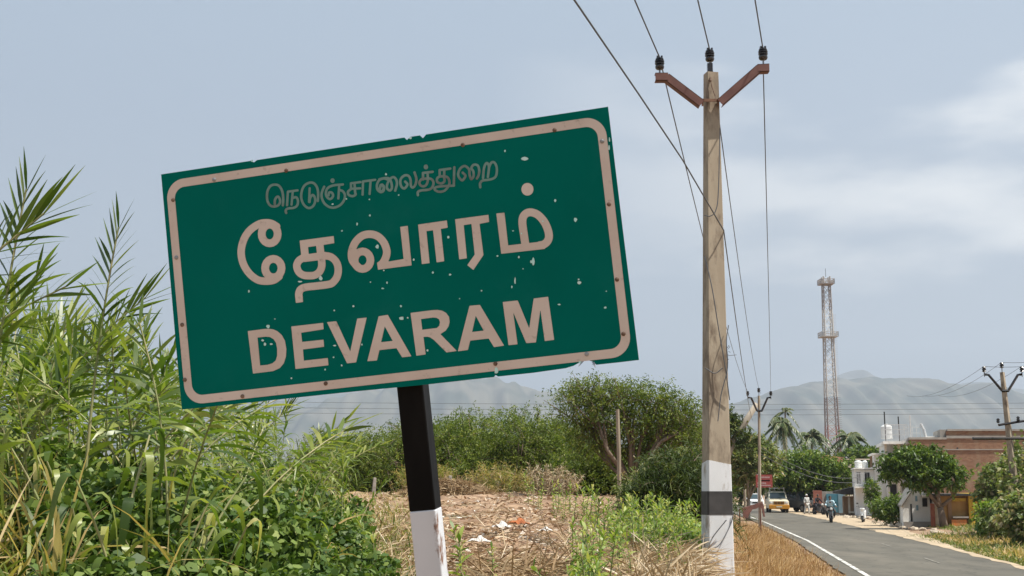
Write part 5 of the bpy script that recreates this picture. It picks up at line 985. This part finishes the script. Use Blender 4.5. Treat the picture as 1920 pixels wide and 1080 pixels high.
for k in range(nlev):
    a, b_ = zs[k], zs[k+1]; ha, hb_ = hw_(a), hw_(b_)
    for (p0, p1) in (((-1, -1), (1, -1)), ((1, -1), (1, 1)), ((1, 1), (-1, 1)), ((-1, 1), (-1, -1))):
        q = lambda p, hh, z: Vector((p[0]*hh, p[1]*hh, z)); mb.tube([q(p0, ha, a), q(p1, hb_, b_)], 0.065, 3); mb.tube([q(p1, ha, a), q(p0, hb_, b_)], 0.065, 3); mb.tube([q(p0, ha, a), q(p1, ha, a)], 0.06, 3)
mb.build('bracing', [towm], o)
for zc, wd in ((Ht*0.965, 1.65), (P(1555, 632, TD_).z-f.z, 1.95)):
    mb = MB().box((0, 0, zc), (wd*2, wd*2, 0.18))
    for k in range(9):
        u = -wd+2*wd*k/8
        for s2 in (-1, 1): mb.box((u, s2*wd, zc+0.55), (0.07, 0.07, 1.1)); mb.box((s2*wd, u, zc+0.55), (0.07, 0.07, 1.1))
    for s2 in (-1, 1):
        for zz in (0.55, 1.1): mb.box((0, s2*wd, zc+zz), (wd*2, 0.09, 0.09)); mb.box((s2*wd, 0, zc+zz), (0.09, wd*2, 0.09))
    mb.build('platform', [towm], o)
mb = MB().tube([Vector((0, 0, Ht)), Vector((0, 0, Ht+2.0))], 0.05, 5); mb.build('lightning_rod', [darkw], o)
mb = MB()
for k in range(60):
    z = Ht*(0.28+0.55*k/60); mb.box((hw_(z)+0.55, -0.5, z), (0.9, 0.06, 0.06))
mb.tube([Vector((hw_(Ht*0.28)+0.3, -0.5, Ht*0.28)), Vector((hw_(Ht*0.83)+0.3, -0.5, Ht*0.83))], 0.05, 4); mb.build('cable_ladder', [towm], o)
# ================================================================== red signboard, rusty frame
redp = mat('red_board', (0.26, 0.035, 0.03), 0.6, c2=(0.33, 0.07, 0.055), nscale=6, detail=8); whitel = mat('white_lettering', (0.42, 0.25, 0.24), 0.7, c2=(0.55, 0.40, 0.38), nscale=30)
f = on(1426, 74); Z_ = lambda py: P(960, py, 74).z-f.z; X_ = lambda px: pxx_(px, 74)-f.x
o = thing('red_signboard', 'small red signboard with faded white lines, left of the road', 'road sign', f)
MB().bx(X_(1417), X_(1448), -0.03, 0.0, Z_(914), Z_(890)).build('board', [redp], o)
mb = MB()
rg = np.random.default_rng(5)
for y0, y1, x0, x1 in ((893.5, 896.5, 1421, 1443), (904.5, 907.5, 1420, 1436), (909, 911.5, 1420, 1445)):
    x = x0
    while x < x1: w_ = rg.uniform(0.7, 1.7); mb.bx(X_(x), X_(min(x+w_, x1)), -0.036, -0.032, Z_(y1), Z_(y0)); x += w_+0.5
mb.build('faded_lettering', [whitel], o)
mb = MB().extrude([(X_(1421), Z_(901)), (X_(1424), Z_(899)), (X_(1424), Z_(900)), (X_(1441), Z_(900)), (X_(1441), Z_(899)), (X_(1444), Z_(901)), (X_(1441), Z_(903)), (X_(1441), Z_(902)), (X_(1424), Z_(902)), (X_(1424), Z_(903))], lambda x, z, y: Vector((x, y, z)), -0.036, -0.032); mb.build('arrow_mark', [blackp], o)
MB().tube([Vector((X_(1421), 0.03, -0.3)), Vector((X_(1421), 0.03, Z_(889)))], 0.05, 8).build('post', [greyrail], o)
f = on(1411, 58); Z_ = lambda py: P(960, py, 58).z-f.z; X_ = lambda px: pxx_(px, 58)-f.x
o = thing('rusty_cart_frame', 'tilted rusty iron frame in the dry grass left of the road', 'frame', f)
mb = MB().extrude([(X_(1388), Z_(954)), (X_(1428), Z_(941)), (X_(1431), Z_(946)), (X_(1433), Z_(969)), (X_(1430), Z_(969)), (X_(1427), Z_(953)), (X_(1421), Z_(951)), (X_(1416), Z_(954)), (X_(1409), Z_(955)), (X_(1403), Z_(963)), (X_(1399), Z_(971)), (X_(1391), Z_(972))], lambda x, z, y: Vector((x, y+0.25*x, z)), -0.03, 0.03)
mb.build('side_plate', [redox], o)
MB().tube([Vector((X_(1390), 0.7, -0.1)), Vector((X_(1390), 0.7, Z_(955))), Vector((X_(1431), 0.9, Z_(943))), Vector((X_(1431), 0.9, -0.1))], 0.035, 6).build('rear_frame', [redox], o)
MB().box((X_(1410), 0.35, Z_(950)), (0.9, 0.6, 0.03), Matrix.Rotation(-0.30, 3, 'Y')).build('deck', [redox2], o)
# ================================================================== vehicles
carw = mat('white_car_paint', (0.72, 0.73, 0.73), 0.25, spec=0.6, c2=(0.66, 0.67, 0.67), nscale=2); creamp = mat('cream_car_paint', (0.66, 0.60, 0.46), 0.3, spec=0.6, c2=(0.6, 0.54, 0.4), nscale=2); amber = mat('amber_bumper', (0.60, 0.27, 0.02), 0.4, c2=(0.52, 0.22, 0.02), nscale=3)
glass = mat('dark_glass', (0.03, 0.05, 0.055), 0.08, spec=0.8); tyre = mat('tyre', (0.02, 0.02, 0.02), 0.9); blackt = mat('black_trim', (0.015, 0.015, 0.015), 0.5); chrome = mat('chrome', (0.6, 0.6, 0.6), 0.2, metal=0.9); lampm = mat('lamp_lens', (0.7, 0.7, 0.68), 0.1, spec=0.8); dkgrey = mat('dark_grey_paint', (0.075, 0.08, 0.085), 0.3, spec=0.6, c2=(0.10, 0.104, 0.11), nscale=2); redl = mat('red_lens', (0.5, 0.02, 0.02), 0.3)
def wheel(parent, x, y, r, w_, name='wheel'):
    M = Matrix.Rotation(R_(90), 3, 'Y'); k = 1 if x > 0 else -1
    o = MB().lathe([(r*0.6, -w_/2), (r*0.93, -w_/2), (r, -w_*0.35), (r, w_*0.35), (r*0.93, w_/2), (r*0.6, w_/2)], (x, y, r), 20, M=M).build(name, [tyre], parent)
    MB().lathe([(r*0.2, -0.02), (r*0.58, -0.03), (r*0.6, 0.0), (r*0.58, 0.03), (r*0.2, 0.02)], (x+k*w_*0.42, y, r), 14, M=M).build('rim', [steel], o); return o
def loft(secs, m, name, parent, bevel=0.03):
    """secs: list of (y, [(x,z) half profile]) mirrored in x, closed below"""
    mb = MB(); vs = []; n = None
    for y, hp_ in secs:
        ring = [(x, z) for x, z in hp_]+[(-x, z) for x, z in reversed(hp_)]; n = len(ring); vs += [(x, y, z) for x, z in ring]
    fs = [(i*n+j, i*n+(j+1) % n, (i+1)*n+(j+1) % n, (i+1)*n+j) for i in range(len(secs)-1) for j in range(n)]
    fs += [tuple(range(n-1, -1, -1)), tuple(range((len(secs)-1)*n, len(secs)*n))]; mb.add(vs, fs); return mb.build(name, m if isinstance(m, list) else [m], parent, bevel=bevel)
# vehicles face -Y (toward the viewer)
def body_prof(w_, zb, zm): return [(w_*0.46, zb), (w_*0.5, zb+0.12), (w_*0.5, zm-0.08), (w_*0.46, zm)]
f = on(1459, 109); f.z = 0.02; van = thing('pickup_van', 'cream and amber pickup van with a roof rack driving toward the viewer', 'van', f, rz=R_(-7))
W0 = 1.78
loft([(0.0, [(W0*0.42, 0.45), (W0*0.44, 0.55), (W0*0.43, 0.95), (W0*0.40, 1.0)]), (0.10, [(W0*0.47, 0.38), (W0*0.49, 0.5), (W0*0.485, 0.98), (W0*0.44, 1.06)]), (1.15, [(W0*0.49, 0.36), (W0*0.5, 0.5), (W0*0.495, 1.05), (W0*0.45, 1.17)]), (2.7, [(W0*0.49, 0.36), (W0*0.5, 0.5), (W0*0.495, 1.08), (W0*0.48, 1.17)])], creamp, 'body', van)
loft([(1.05, [(W0*0.45, 1.12), (W0*0.455, 1.16), (W0*0.45, 1.18), (W0*0.44, 1.19)]), (1.52, [(W0*0.46, 1.12), (W0*0.455, 1.3), (W0*0.40, 1.76), (W0*0.38, 1.80)]), (2.65, [(W0*0.46, 1.12), (W0*0.455, 1.3), (W0*0.42, 1.84), (W0*0.36, 1.88)])], creamp, 'cab', van)
q = MB(); q.add([(-0.70, 1.075, 1.20), (0.70, 1.075, 1.20), (0.63, 1.495, 1.73), (-0.63, 1.495, 1.73)], [(0, 1, 2, 3)]); 
q.v = [(x, y-0.035, z+0.02) for x, y, z in q.v]; q.build('windscreen', [glass], van)
for s2 in (-1, 1):
    q = MB(); q.box((s2*0.795, 2.05, 1.48), (0.03, 0.75, 0.38), Matrix.Rotation(-s2*0.12, 3, 'Y')); q.build('side_window', [glass], van)
    m_ = MB().box((s2*1.02, 1.25, 1.27), (0.13, 0.07, 0.22)); m_.tube([Vector((s2*0.85, 1.3, 1.15)), Vector((s2*0.98, 1.26, 1.22))], 0.015, 5); m_.build('mirror', [blackt], van, bevel=0.01)
    MB().lathe([(0.10, 0), (0.10, 0.03), (0.06, 0.045)], (s2*0.66, 0.03, 0.86), 14, M=Matrix.Rotation(R_(90), 3, 'X')).build('headlight', [lampm], van)
    for yy in (0.62, 3.35): wheel(van, s2*0.74, yy, 0.34, 0.2)
q = MB().box((0, -0.02, 0.86), (0.90, 0.06, 0.26)); gr_ = q.build('grille', [blackt], van)
q = MB()
for k in range(7): q.box((-0.39+k*0.13, -0.062, 0.86), (0.035, 0.03, 0.2))
q.box((0, -0.062, 0.97), (0.86, 0.02, 0.02)); q.build('grille_bar', [amber], gr_)
MB().box((0, -0.02, 0.50), (W0*0.99, 0.24, 0.36)).build('bumper', [amber], van, bevel=0.04); MB().box((0, -0.145, 0.52), (0.5, 0.02, 0.12)).build('number_plate', [creamp], van)
q = MB()
for yy in (2.85, 3.6, 4.4): 
    for s2 in (-1, 1): q.box((s2*0.84, yy, 1.35), (0.05, 0.05, 1.2))
for zz in (1.0, 1.35, 1.65, 1.95):
    for s2 in (-1, 1): q.box((s2*0.84, 3.62, zz), (0.03, 1.6, 0.07))
    q.box((0, 2.85, zz), (1.66, 0.03, 0.06)); q.box((0, 4.4, zz), (1.66, 0.03, 0.06))
q.box((0, 3.62, 0.78), (1.75, 1.7, 0.12)); q.build('cargo_bed', [creamp], van)
q = MB()
for yy in (1.6, 2.6): q.box((0, yy, 2.12), (1.3, 0.05, 0.05)); q.box((-0.62, yy, 2.0), (0.05, 0.05, 0.26)); q.box((0.62, yy, 2.0), (0.05, 0.05, 0.26))
for x_ in (-0.62, -0.2, 0.2, 0.62): q.box((x_, 2.1, 2.16), (0.04, 1.1, 0.04)); q.box((x_, 1.6, 2.05), (0.03, 0.03, 0.22))
q.build('roof_rack', [greyrail], van)
# white car
f = on(1406, 132); f.z = 0.02; f.x += 0.6; car = thing('white_car', 'white car half hidden by dry grass at the far bend, left of the van', 'car', f, rz=R_(-9))
W1 = 1.72
loft([(0.0, [(W1*0.38, 0.32), (W1*0.42, 0.42), (W1*0.42, 0.68), (W1*0.36, 0.74)]), (0.15, [(W1*0.46, 0.25), (W1*0.49, 0.4), (W1*0.48, 0.74), (W1*0.40, 0.84)]), (1.15, [(W1*0.48, 0.24), (W1*0.5, 0.4), (W1*0.49, 0.86), (W1*0.43, 0.98)]), (3.7, [(W1*0.48, 0.24), (W1*0.5, 0.4), (W1*0.49, 0.9), (W1*0.45, 1.0)]), (3.9, [(W1*0.42, 0.3), (W1*0.44, 0.42), (W1*0.42, 0.9), (W1*0.38, 0.95)])], carw, 'body', car)
loft([(0.95, [(W1*0.42, 0.92), (W1*0.42, 0.94), (W1*0.41, 0.96), (W1*0.40, 0.97)]), (1.75, [(W1*0.44, 0.92), (W1*0.43, 1.1), (W1*0.36, 1.45), (W1*0.30, 1.5)]), (3.2, [(W1*0.44, 0.92), (W1*0.43, 1.1), (W1*0.36, 1.48), (W1*0.30, 1.53)]), (3.85, [(W1*0.42, 0.92), (W1*0.40, 1.0), (W1*0.36, 1.1), (W1*0.34, 1.12)])], carw, 'cabin', car)
q = MB(); q.add([(-0.66, 0.93, 1.01), (0.66, 0.93, 1.01), (0.56, 1.67, 1.47), (-0.56, 1.67, 1.47)], [(0, 1, 2, 3)]); q.build('windscreen', [glass], car)
MB().box((0, -0.01, 0.60), (0.8, 0.05, 0.16)).build('grille', [blackt], car, bevel=0.02); MB().box((0, 0.0, 0.38), (1.35, 0.08, 0.14)).build('bumper', [carw], car, bevel=0.03)
for s2 in (-1, 1):
    MB().box((s2*0.60, 0.03, 0.72), (0.30, 0.12, 0.13), Matrix.Rotation(s2*0.25, 3, 'Z')).build('headlight', [lampm], car, bevel=0.03); MB().box((s2*0.95, 1.2, 1.02), (0.16, 0.08, 0.12)).build('mirror', [carw], car, bevel=0.02)
    MB().box((s2*0.72, 2.4, 1.22), (0.03, 1.2, 0.30), Matrix.Rotation(-s2*0.2, 3, 'Y')).build('side_window', [glass], car)
    for yy in (0.75, 3.1): wheel(car, s2*0.72, yy, 0.30, 0.18)
# dark grey jeep-like car, parked, seen three-quarter from the front
f = on(1497, 112); f.z = 0.03; jp = thing('grey_jeep', 'dark grey boxy car parked under the wide green tree, right of the van', 'car', f, rz=R_(28))
W2 = 1.7
loft([(-2.0, [(W2*0.46, 0.4), (W2*0.48, 0.5), (W2*0.47, 0.95), (W2*0.42, 1.0)]), (-0.95, [(W2*0.48, 0.38), (W2*0.5, 0.5), (W2*0.49, 1.0), (W2*0.45, 1.08)]), (2.0, [(W2*0.48, 0.38), (W2*0.5, 0.5), (W2*0.49, 1.02), (W2*0.47, 1.1)])], dkgrey, 'body', jp)
loft([(-0.95, [(W2*0.46, 1.03), (W2*0.46, 1.06), (W2*0.45, 1.08), (W2*0.44, 1.09)]), (-0.6, [(W2*0.47, 1.03), (W2*0.46, 1.2), (W2*0.42, 1.74), (W2*0.38, 1.8)]), (1.95, [(W2*0.47, 1.03), (W2*0.46, 1.2), (W2*0.42, 1.76), (W2*0.38, 1.82)])], dkgrey, 'cabin', jp)
q = MB(); q.add([(-0.68, -0.98, 1.12), (0.68, -0.98, 1.12), (0.64, -0.66, 1.70), (-0.64, -0.66, 1.70)], [(0, 1, 2, 3)]); q.build('windscreen', [glass], jp)
for s2 in (-1, 1):
    for y0, y1 in ((-0.45, 0.35), (0.45, 1.15), (1.25, 1.85)): MB().box((s2*0.775, (y0+y1)/2, 1.42), (0.03, y1-y0, 0.44), Matrix.Rotation(-s2*0.1, 3, 'Y')).build('side_window', [glass], jp)
    MB().lathe([(0.11, 0), (0.11, 0.03), (0.05, 0.05)], (s2*0.62, -2.0, 0.82), 14, M=Matrix.Rotation(R_(90), 3, 'X')).build('headlight', [lampm], jp)
    for yy in (-1.35, 1.3): wheel(jp, s2*0.78, yy, 0.36, 0.22)
MB().box((0, -2.03, 0.78), (0.8, 0.05, 0.26)).build('grille', [chrome], jp); MB().box((0, -2.1, 0.48), (1.6, 0.14, 0.16)).build('bumper', [blackt], jp, bevel=0.02)
# ================================================================== people and two-wheelers
def skin_mesh(name, joints, edges, m, parent=None, sub=2, root=0):
    me = bpy.data.meshes.new(name); me.from_pydata([j[:3] for j in joints], edges, []); o = bpy.data.objects.new(name, me); col.objects.link(o)
    o.modifiers.new('s', 'SKIN'); me.skin_vertices[0].data[root].use_root = True
    for i, j in enumerate(joints): rx = j[3]; ry = j[4] if len(j) > 4 else rx; me.skin_vertices[0].data[i].radius = (rx, ry)
    sb_ = o.modifiers.new('b', 'SUBSURF'); sb_.levels = sub; sb_.render_levels = sub
    dg = bpy.context.evaluated_depsgraph_get(); m2 = bpy.data.meshes.new_from_object(o.evaluated_get(dg)); o.modifiers.clear(); o.data = m2; m2.materials.clear(); m2.materials.append(m); m2.polygons.foreach_set('use_smooth', [True]*len(m2.polygons)); o.parent = parent; return o
skin = mat('brown_skin', (0.20, 0.105, 0.065), 0.6, c2=(0.23, 0.125, 0.08), nscale=8); hair = mat('black_hair', (0.01, 0.009, 0.008), 0.5); cl_w = mat('white_cloth', (0.62, 0.61, 0.58), 0.9, c2=(0.55, 0.54, 0.51), nscale=8, bump=0.3); cl_b = mat('pale_blue_shirt', (0.50, 0.66, 0.72), 0.9, c2=(0.42, 0.58, 0.66), nscale=8); cl_d = mat('dark_cloth', (0.02, 0.02, 0.028), 0.9); cl_g = mat('grey_trousers', (0.06, 0.055, 0.055), 0.9)
def person(label, loc, rz, J, shirt, trousers, group=None, cap=None, long_skirt=False):
    """J: dict of joints; arms and legs as lists of 3 points (root to end)"""
    o = thing('person', label, 'person', loc, rz, group)
    V3 = lambda p: tuple(p)
    js = []; es = []
    def add(p, r, r2=None, par=None):
        js.append((*p, r, r2 if r2 else r)); k = len(js)-1
        if par is not None: es.append((par, k))
        return k
    pel = add(J['pelvis'], 0.13, 0.11); wa = add(J['waist'], 0.12, 0.095, pel); ch = add(J['chest'], 0.15, 0.11, wa); nb_ = add(J['neckbase'], 0.085, 0.075, ch); nk = add(J['neck'], 0.052, 0.052, nb_)
    hd = Vector(J['head']); h1 = add(hd+Vector((0, 0, -0.05)), 0.068, 0.075, nk); h2 = add(hd+Vector((0, 0, 0.03)), 0.078, 0.095, h1); add(hd+Vector((0, 0.005, 0.10)), 0.055, 0.065, h2)
    for s in ('armL', 'armR'):
        a, b_, c = [Vector(q) for q in J[s]]; k = add(a, 0.055, None, ch); k = add(b_, 0.042, None, k); k = add(c, 0.028, None, k); d = (c-b_).normalized(); pm = add(c+d*0.06, 0.036, 0.018, k)
        sd2 = d.cross(Vector((0, 0, 1))); sd2 = sd2.normalized() if sd2.length > 0.1 else Vector((0, 1, 0))
        for i, ln in enumerate((0.065, 0.078, 0.072, 0.055)):
            q0 = c+d*0.10+sd2*(0.022*(i-1.5)); f1_ = add(q0, 0.010, None, pm); f2_ = add(q0+d*ln*0.55+Vector((0, 0, -0.008)), 0.009, None, f1_); add(q0+d*ln+Vector((0, 0, -0.025)), 0.007, None, f2_)
        t1_ = add(c+d*0.045+sd2*-0.042, 0.011, None, pm); add(c+d*0.085+sd2*-0.062, 0.009, None, t1_)
    for s in ('legL', 'legR'):
        a, b_, c = [Vector(q) for q in J[s]]; k = add(a, 0.09, None, pel); k = add(b_, 0.06, None, k); k = add(c, 0.042, None, k); fd = Vector(J.get('foot', (0, -0.17, -0.045))); k = add(c+Vector((0, 0.0, -0.04)), 0.042, None, k); add(c+fd, 0.035, 0.025, k)
    skin_mesh('body', js, es, skin, o)
    # clothes
    js2 = [(*J['pelvis'], 0.155, 0.13), (*J['waist'], 0.145, 0.12), (*J['chest'], 0.175, 0.135), (*J['neckbase'], 0.10, 0.09)]; es2 = [(0, 1), (1, 2), (2, 3)]
    for s in ('armL', 'armR'):
        a, b_, c = [Vector(q) for q in J[s]]; n = len(js2); js2 += [(*a, 0.075), (*b_, 0.058), (*b_.lerp(c, 0.55 if cap != 'long' else 0.9), 0.05)]; es2 += [(2, n), (n, n+1), (n+1, n+2)]
    skin_mesh('shirt', js2, es2, shirt, o)
    if long_skirt:
        pe = Vector(J['pelvis']); M_ = MB().lathe([(0.13, pe.z+0.1-0.0), (0.17, pe.z-0.05), (0.20, 0.5), (0.24, 0.1), (0.22, 0.08)], (pe.x, pe.y, 0), 18); M_.build('sarong', [trousers], o, smooth=True)
    else:
        js3 = [(*J['pelvis'], 0.15, 0.125)]; es3 = []
        for s in ('legL', 'legR'):
            a, b_, c = [Vector(q) for q in J[s]]; n = len(js3); js3 += [(*a, 0.105), (*b_, 0.078), (*c, 0.066)]; es3 += [(0, n), (n, n+1), (n+1, n+2)]
        skin_mesh('trousers', js3, es3, trousers, o)
    fc = Vector(J.get('face', (0, -1, 0))); rt = Vector((fc.y, -fc.x, 0)) if abs(fc.z) < 0.9 else Vector((1, 0, 0))
    M_ = Matrix.Identity(3)
    hh = MB().lathe([(0.088, 0.015), (0.093, 0.05), (0.083, 0.095), (0.05, 0.135), (0.012, 0.148)], hd-fc*0.018, 16); hh.build('hair', [hair if cap is None or cap == 'long' else cap], o, smooth=True)
    fa = MB(); fa.tube([hd+fc*0.085+Vector((0, 0, 0.02)), hd+fc*0.112+Vector((0, 0, -0.025)), hd+fc*0.09+Vector((0, 0, -0.035))], [0.009, 0.014, 0.012], 6); fa.build('nose', [skin], o)
    ey = MB()
    for s_ in (-1, 1): ey.lathe([(0.004, -0.008), (0.010, 0), (0.004, 0.008)], hd+fc*0.082+rt*(0.033*s_)+Vector((0, 0, 0.018)), 8)
    ey.build('eyes', [hair], o); er = MB()
    for s_ in (-1, 1): er.lathe([(0.006, -0.03), (0.016, 0), (0.008, 0.03)], hd+rt*(0.088*s_), 8)
    er.build('ears', [skin], o); mo = MB().box(hd+fc*0.086+Vector((0, 0, -0.06)), (0.045, 0.012, 0.012)); mo.build('mouth', [redb], o)
    return o
stand = lambda st=0.10, arm=0.05: {'pelvis': (0, 0, 0.92), 'waist': (0, 0, 1.08), 'chest': (0, 0, 1.27), 'neckbase': (0, 0, 1.40), 'neck': (0, 0, 1.47), 'head': (0, -0.01, 1.55), 'armL': [(0.19, 0, 1.37), (0.25, 0.03, 1.10), (0.24+arm, -0.10, 0.88)], 'armR': [(-0.19, 0, 1.37), (-0.25, 0.03, 1.10), (-0.24, -0.06, 0.86)], 'legL': [(0.09, 0, 0.86), (0.11, -st, 0.48), (0.12, -st*0.8, 0.09)], 'legR': [(-0.09, 0, 0.86), (-0.10, st*0.6, 0.48), (-0.10, st*2, 0.10)]}
f = on(1511, 103); f.z += 0.0; person('person in white shirt and white wrap cloth walking beside the parked jeep', f, R_(25), stand(0.12), cl_w, cl_w, cap=cl_w, long_skirt=False)
# motorcycle
def motorcycle(name, label, loc, rz, body_m, scooter=False, group=None):
    o = thing(name, label, 'scooter' if scooter else 'motorcycle', loc, rz, group); r = 0.23 if scooter else 0.30; wb = 0.62
    def whl(y):
        M = Matrix.Rotation(R_(90), 3, 'Y'); w_ = MB().lathe([(r*0.72, -0.035), (r*0.9, -0.045), (r, -0.02), (r, 0.02), (r*0.9, 0.045), (r*0.72, 0.035)], (0, y, r), 22, M=M).build('wheel', [tyre], o)
        q = MB().lathe([(0.05, -0.05), (0.05, 0.05)], (0, y, r), 10, M=M)
        for k in range(6): a = k*math.pi/3; q.tube([Vector((0, y, r)), Vector((0, y+math.cos(a)*r*0.75, r+math.sin(a)*r*0.75))], 0.012, 4)
        q.build('rim', [steel], w_)
    whl(-wb); whl(wb)
    q = MB()
    for s2 in (-1, 1): q.tube([Vector((s2*0.07, -wb, r)), Vector((s2*0.07, -wb+0.20, 0.88))], 0.02, 6); q.tube([Vector((s2*0.07, wb, r)), Vector((s2*0.08, 0.10, 0.45))], 0.018, 6)
    q.build('fork', [steel], o)
    q = MB().tube([Vector((-0.36, -0.30, 1.02)), Vector((-0.18, -0.42, 0.98)), Vector((0.18, -0.42, 0.98)), Vector((0.36, -0.30, 1.02))], 0.014, 6)
    for s2 in (-1, 1): q.tube([Vector((s2*0.2, -0.41, 0.98)), Vector((s2*0.26, -0.42, 1.2))], 0.007, 5); q.box((s2*0.28, -0.42, 1.22), (0.12, 0.02, 0.07))
    q.build('handlebar', [blackt], o)
    MB().lathe([(0.03, -0.02), (0.085, 0.0), (0.09, 0.05), (0.05, 0.12)], (0, -0.56, 0.86), 14, M=Matrix.Rotation(R_(-90), 3, 'X')).build('headlight', [lampm], o)
    if scooter:
        MB().extrude([(-0.55, 0.30), (-0.50, 0.92), (-0.42, 0.95), (-0.38, 0.40), (-0.1, 0.32), (0.15, 0.36), (0.2, 0.72), (0.75, 0.82), (0.85, 0.6), (0.6, 0.42), (0.3, 0.28), (-0.3, 0.24)], lambda y, z, x: Vector((x, y, z)), -0.15, 0.15).build('body_panel', [body_m], o, bevel=0.04)
        MB().box((0, -0.62, 0.48), (0.14, 0.36, 0.05)).build('mudguard', [body_m], o, bevel=0.02)
        MB().box((0, 0.45, 0.84), (0.27, 0.66, 0.10)).build('seat', [blackt], o, bevel=0.04)
    else:
        loft([(-0.38, [(0.04, 0.74), (0.06, 0.78), (0.05, 0.85), (0.02, 0.88)]), (-0.15, [(0.10, 0.70), (0.14, 0.76), (0.12, 0.88), (0.05, 0.92)]), (0.12, [(0.07, 0.70), (0.10, 0.74), (0.09, 0.82), (0.04, 0.85)])], body_m, 'fuel_tank', o, 0.01)
        MB().box((0, 0.42, 0.80), (0.26, 0.68, 0.09)).build('seat', [blackt], o, bevel=0.04)
        q = MB().box((0, -0.05, 0.42), (0.24, 0.34, 0.30)); q.box((0, -0.02, 0.62), (0.16, 0.25, 0.16)); q.tube([Vector((0.1, -0.2, 0.35)), Vector((0.14, 0.1, 0.25)), Vector((0.15, 0.75, 0.36))], 0.035, 8); q.build('engine', [steel], o, bevel=0.01)
        MB().tube([Vector((0, -0.62, 0.66)), Vector((0, -0.80, 0.58)), Vector((0, -0.92, 0.42))], 0.05, 6).build('mudguard', [body_m], o)
        MB().extrude([(0.35, 0.62), (0.85, 0.80), (0.80, 0.66), (0.4, 0.5)], lambda y, z, x: Vector((x, y, z)), -0.10, 0.10).build('tail_panel', [body_m], o, bevel=0.02)
    return o
f = on(1555, 78.5); f.z = 0.02; motorcycle('motorcycle', 'dark motorcycle being ridden toward the viewer on the road', f, R_(-10), blackt)
ride = {'pelvis': (0, 0.30, 0.92), 'waist': (0, 0.26, 1.08), 'chest': (0, 0.17, 1.26), 'neckbase': (0, 0.11, 1.38), 'neck': (0, 0.09, 1.45), 'head': (0, 0.06, 1.53), 'armL': [(0.18, 0.13, 1.33), (0.29, 0.02, 1.10), (0.32, -0.22, 1.03)], 'armR': [(-0.18, 0.13, 1.33), (-0.29, 0.02, 1.10), (-0.32, -0.22, 1.03)], 'legL': [(0.11, 0.26, 0.86), (0.27, -0.10, 0.72), (0.20, 0.05, 0.36)], 'legR': [(-0.11, 0.26, 0.86), (-0.27, -0.10, 0.72), (-0.20, 0.05, 0.36)]}
person('person in a pale blue shirt riding the dark motorcycle on the road', f, R_(-10), ride, cl_b, cl_g)
f = on(1533, 101.5); motorcycle('motorcycle', 'black motorcycle standing at the roadside between the jeep and the stalls', f, R_(20), blackt)
ride2 = dict(ride); f2_ = f.copy(); person('person in dark clothes sitting on the roadside motorcycle by the stalls', f2_, R_(20), ride2, cl_d, cl_d)
f = on(1615, 79.5); motorcycle('scooter', 'grey and white scooter parked on the sandy shoulder', f, R_(-20), carw, scooter=True)
# stones and rubble along the shoulder
rg = np.random.default_rng(99); rub = mat('rubble', (0.36, 0.29, 0.21), 0.95, c2=(0.48, 0.40, 0.31), nscale=9, bump=0.5)
stones = []
for k in range(46):
    px = rg.uniform(1560, 1760); D = np.interp(px, [1560, 1640, 1760], [96, 76, 56])*rg.uniform(0.98, 1.04); x = max(pxx_(px, D), float(rr(D))+rg.uniform(0.9, 3.2)); s_ = rg.uniform(0.08, 0.3)
    n = 8; q = MB().lathe([(s_*0.5, -0.05), (s_, s_*0.2), (s_*0.8, s_*0.55), (s_*0.3, s_*0.75)], (0, 0, 0), 7); q.v = [(a*rg.uniform(0.7, 1.2), b_*rg.uniform(0.7, 1.2), c*rg.uniform(0.8, 1.1)) for a, b_, c in q.v]
    o = q.build('stone', [rub]); o.location = (x, D, g(x, D)); put(o, 'rough tan stone lying on the sandy shoulder before the houses', 'stone', 'stones on the shoulder')
# slanting overhead cables across to the houses
for k, (a, b_, lb) in enumerate(((P(1424, 838, 66), P(1610, 895, 98), 'upper yellowish cable slanting down from the grey pole to the white house'), (P(1424, 850, 66), P(1612, 903, 98), 'lower yellowish cable slanting down from the grey pole to the stalls'))):
    wire(lb, [span(a, b_, 0.6)], 0.018, 'service cables to the houses', 'service_cable')
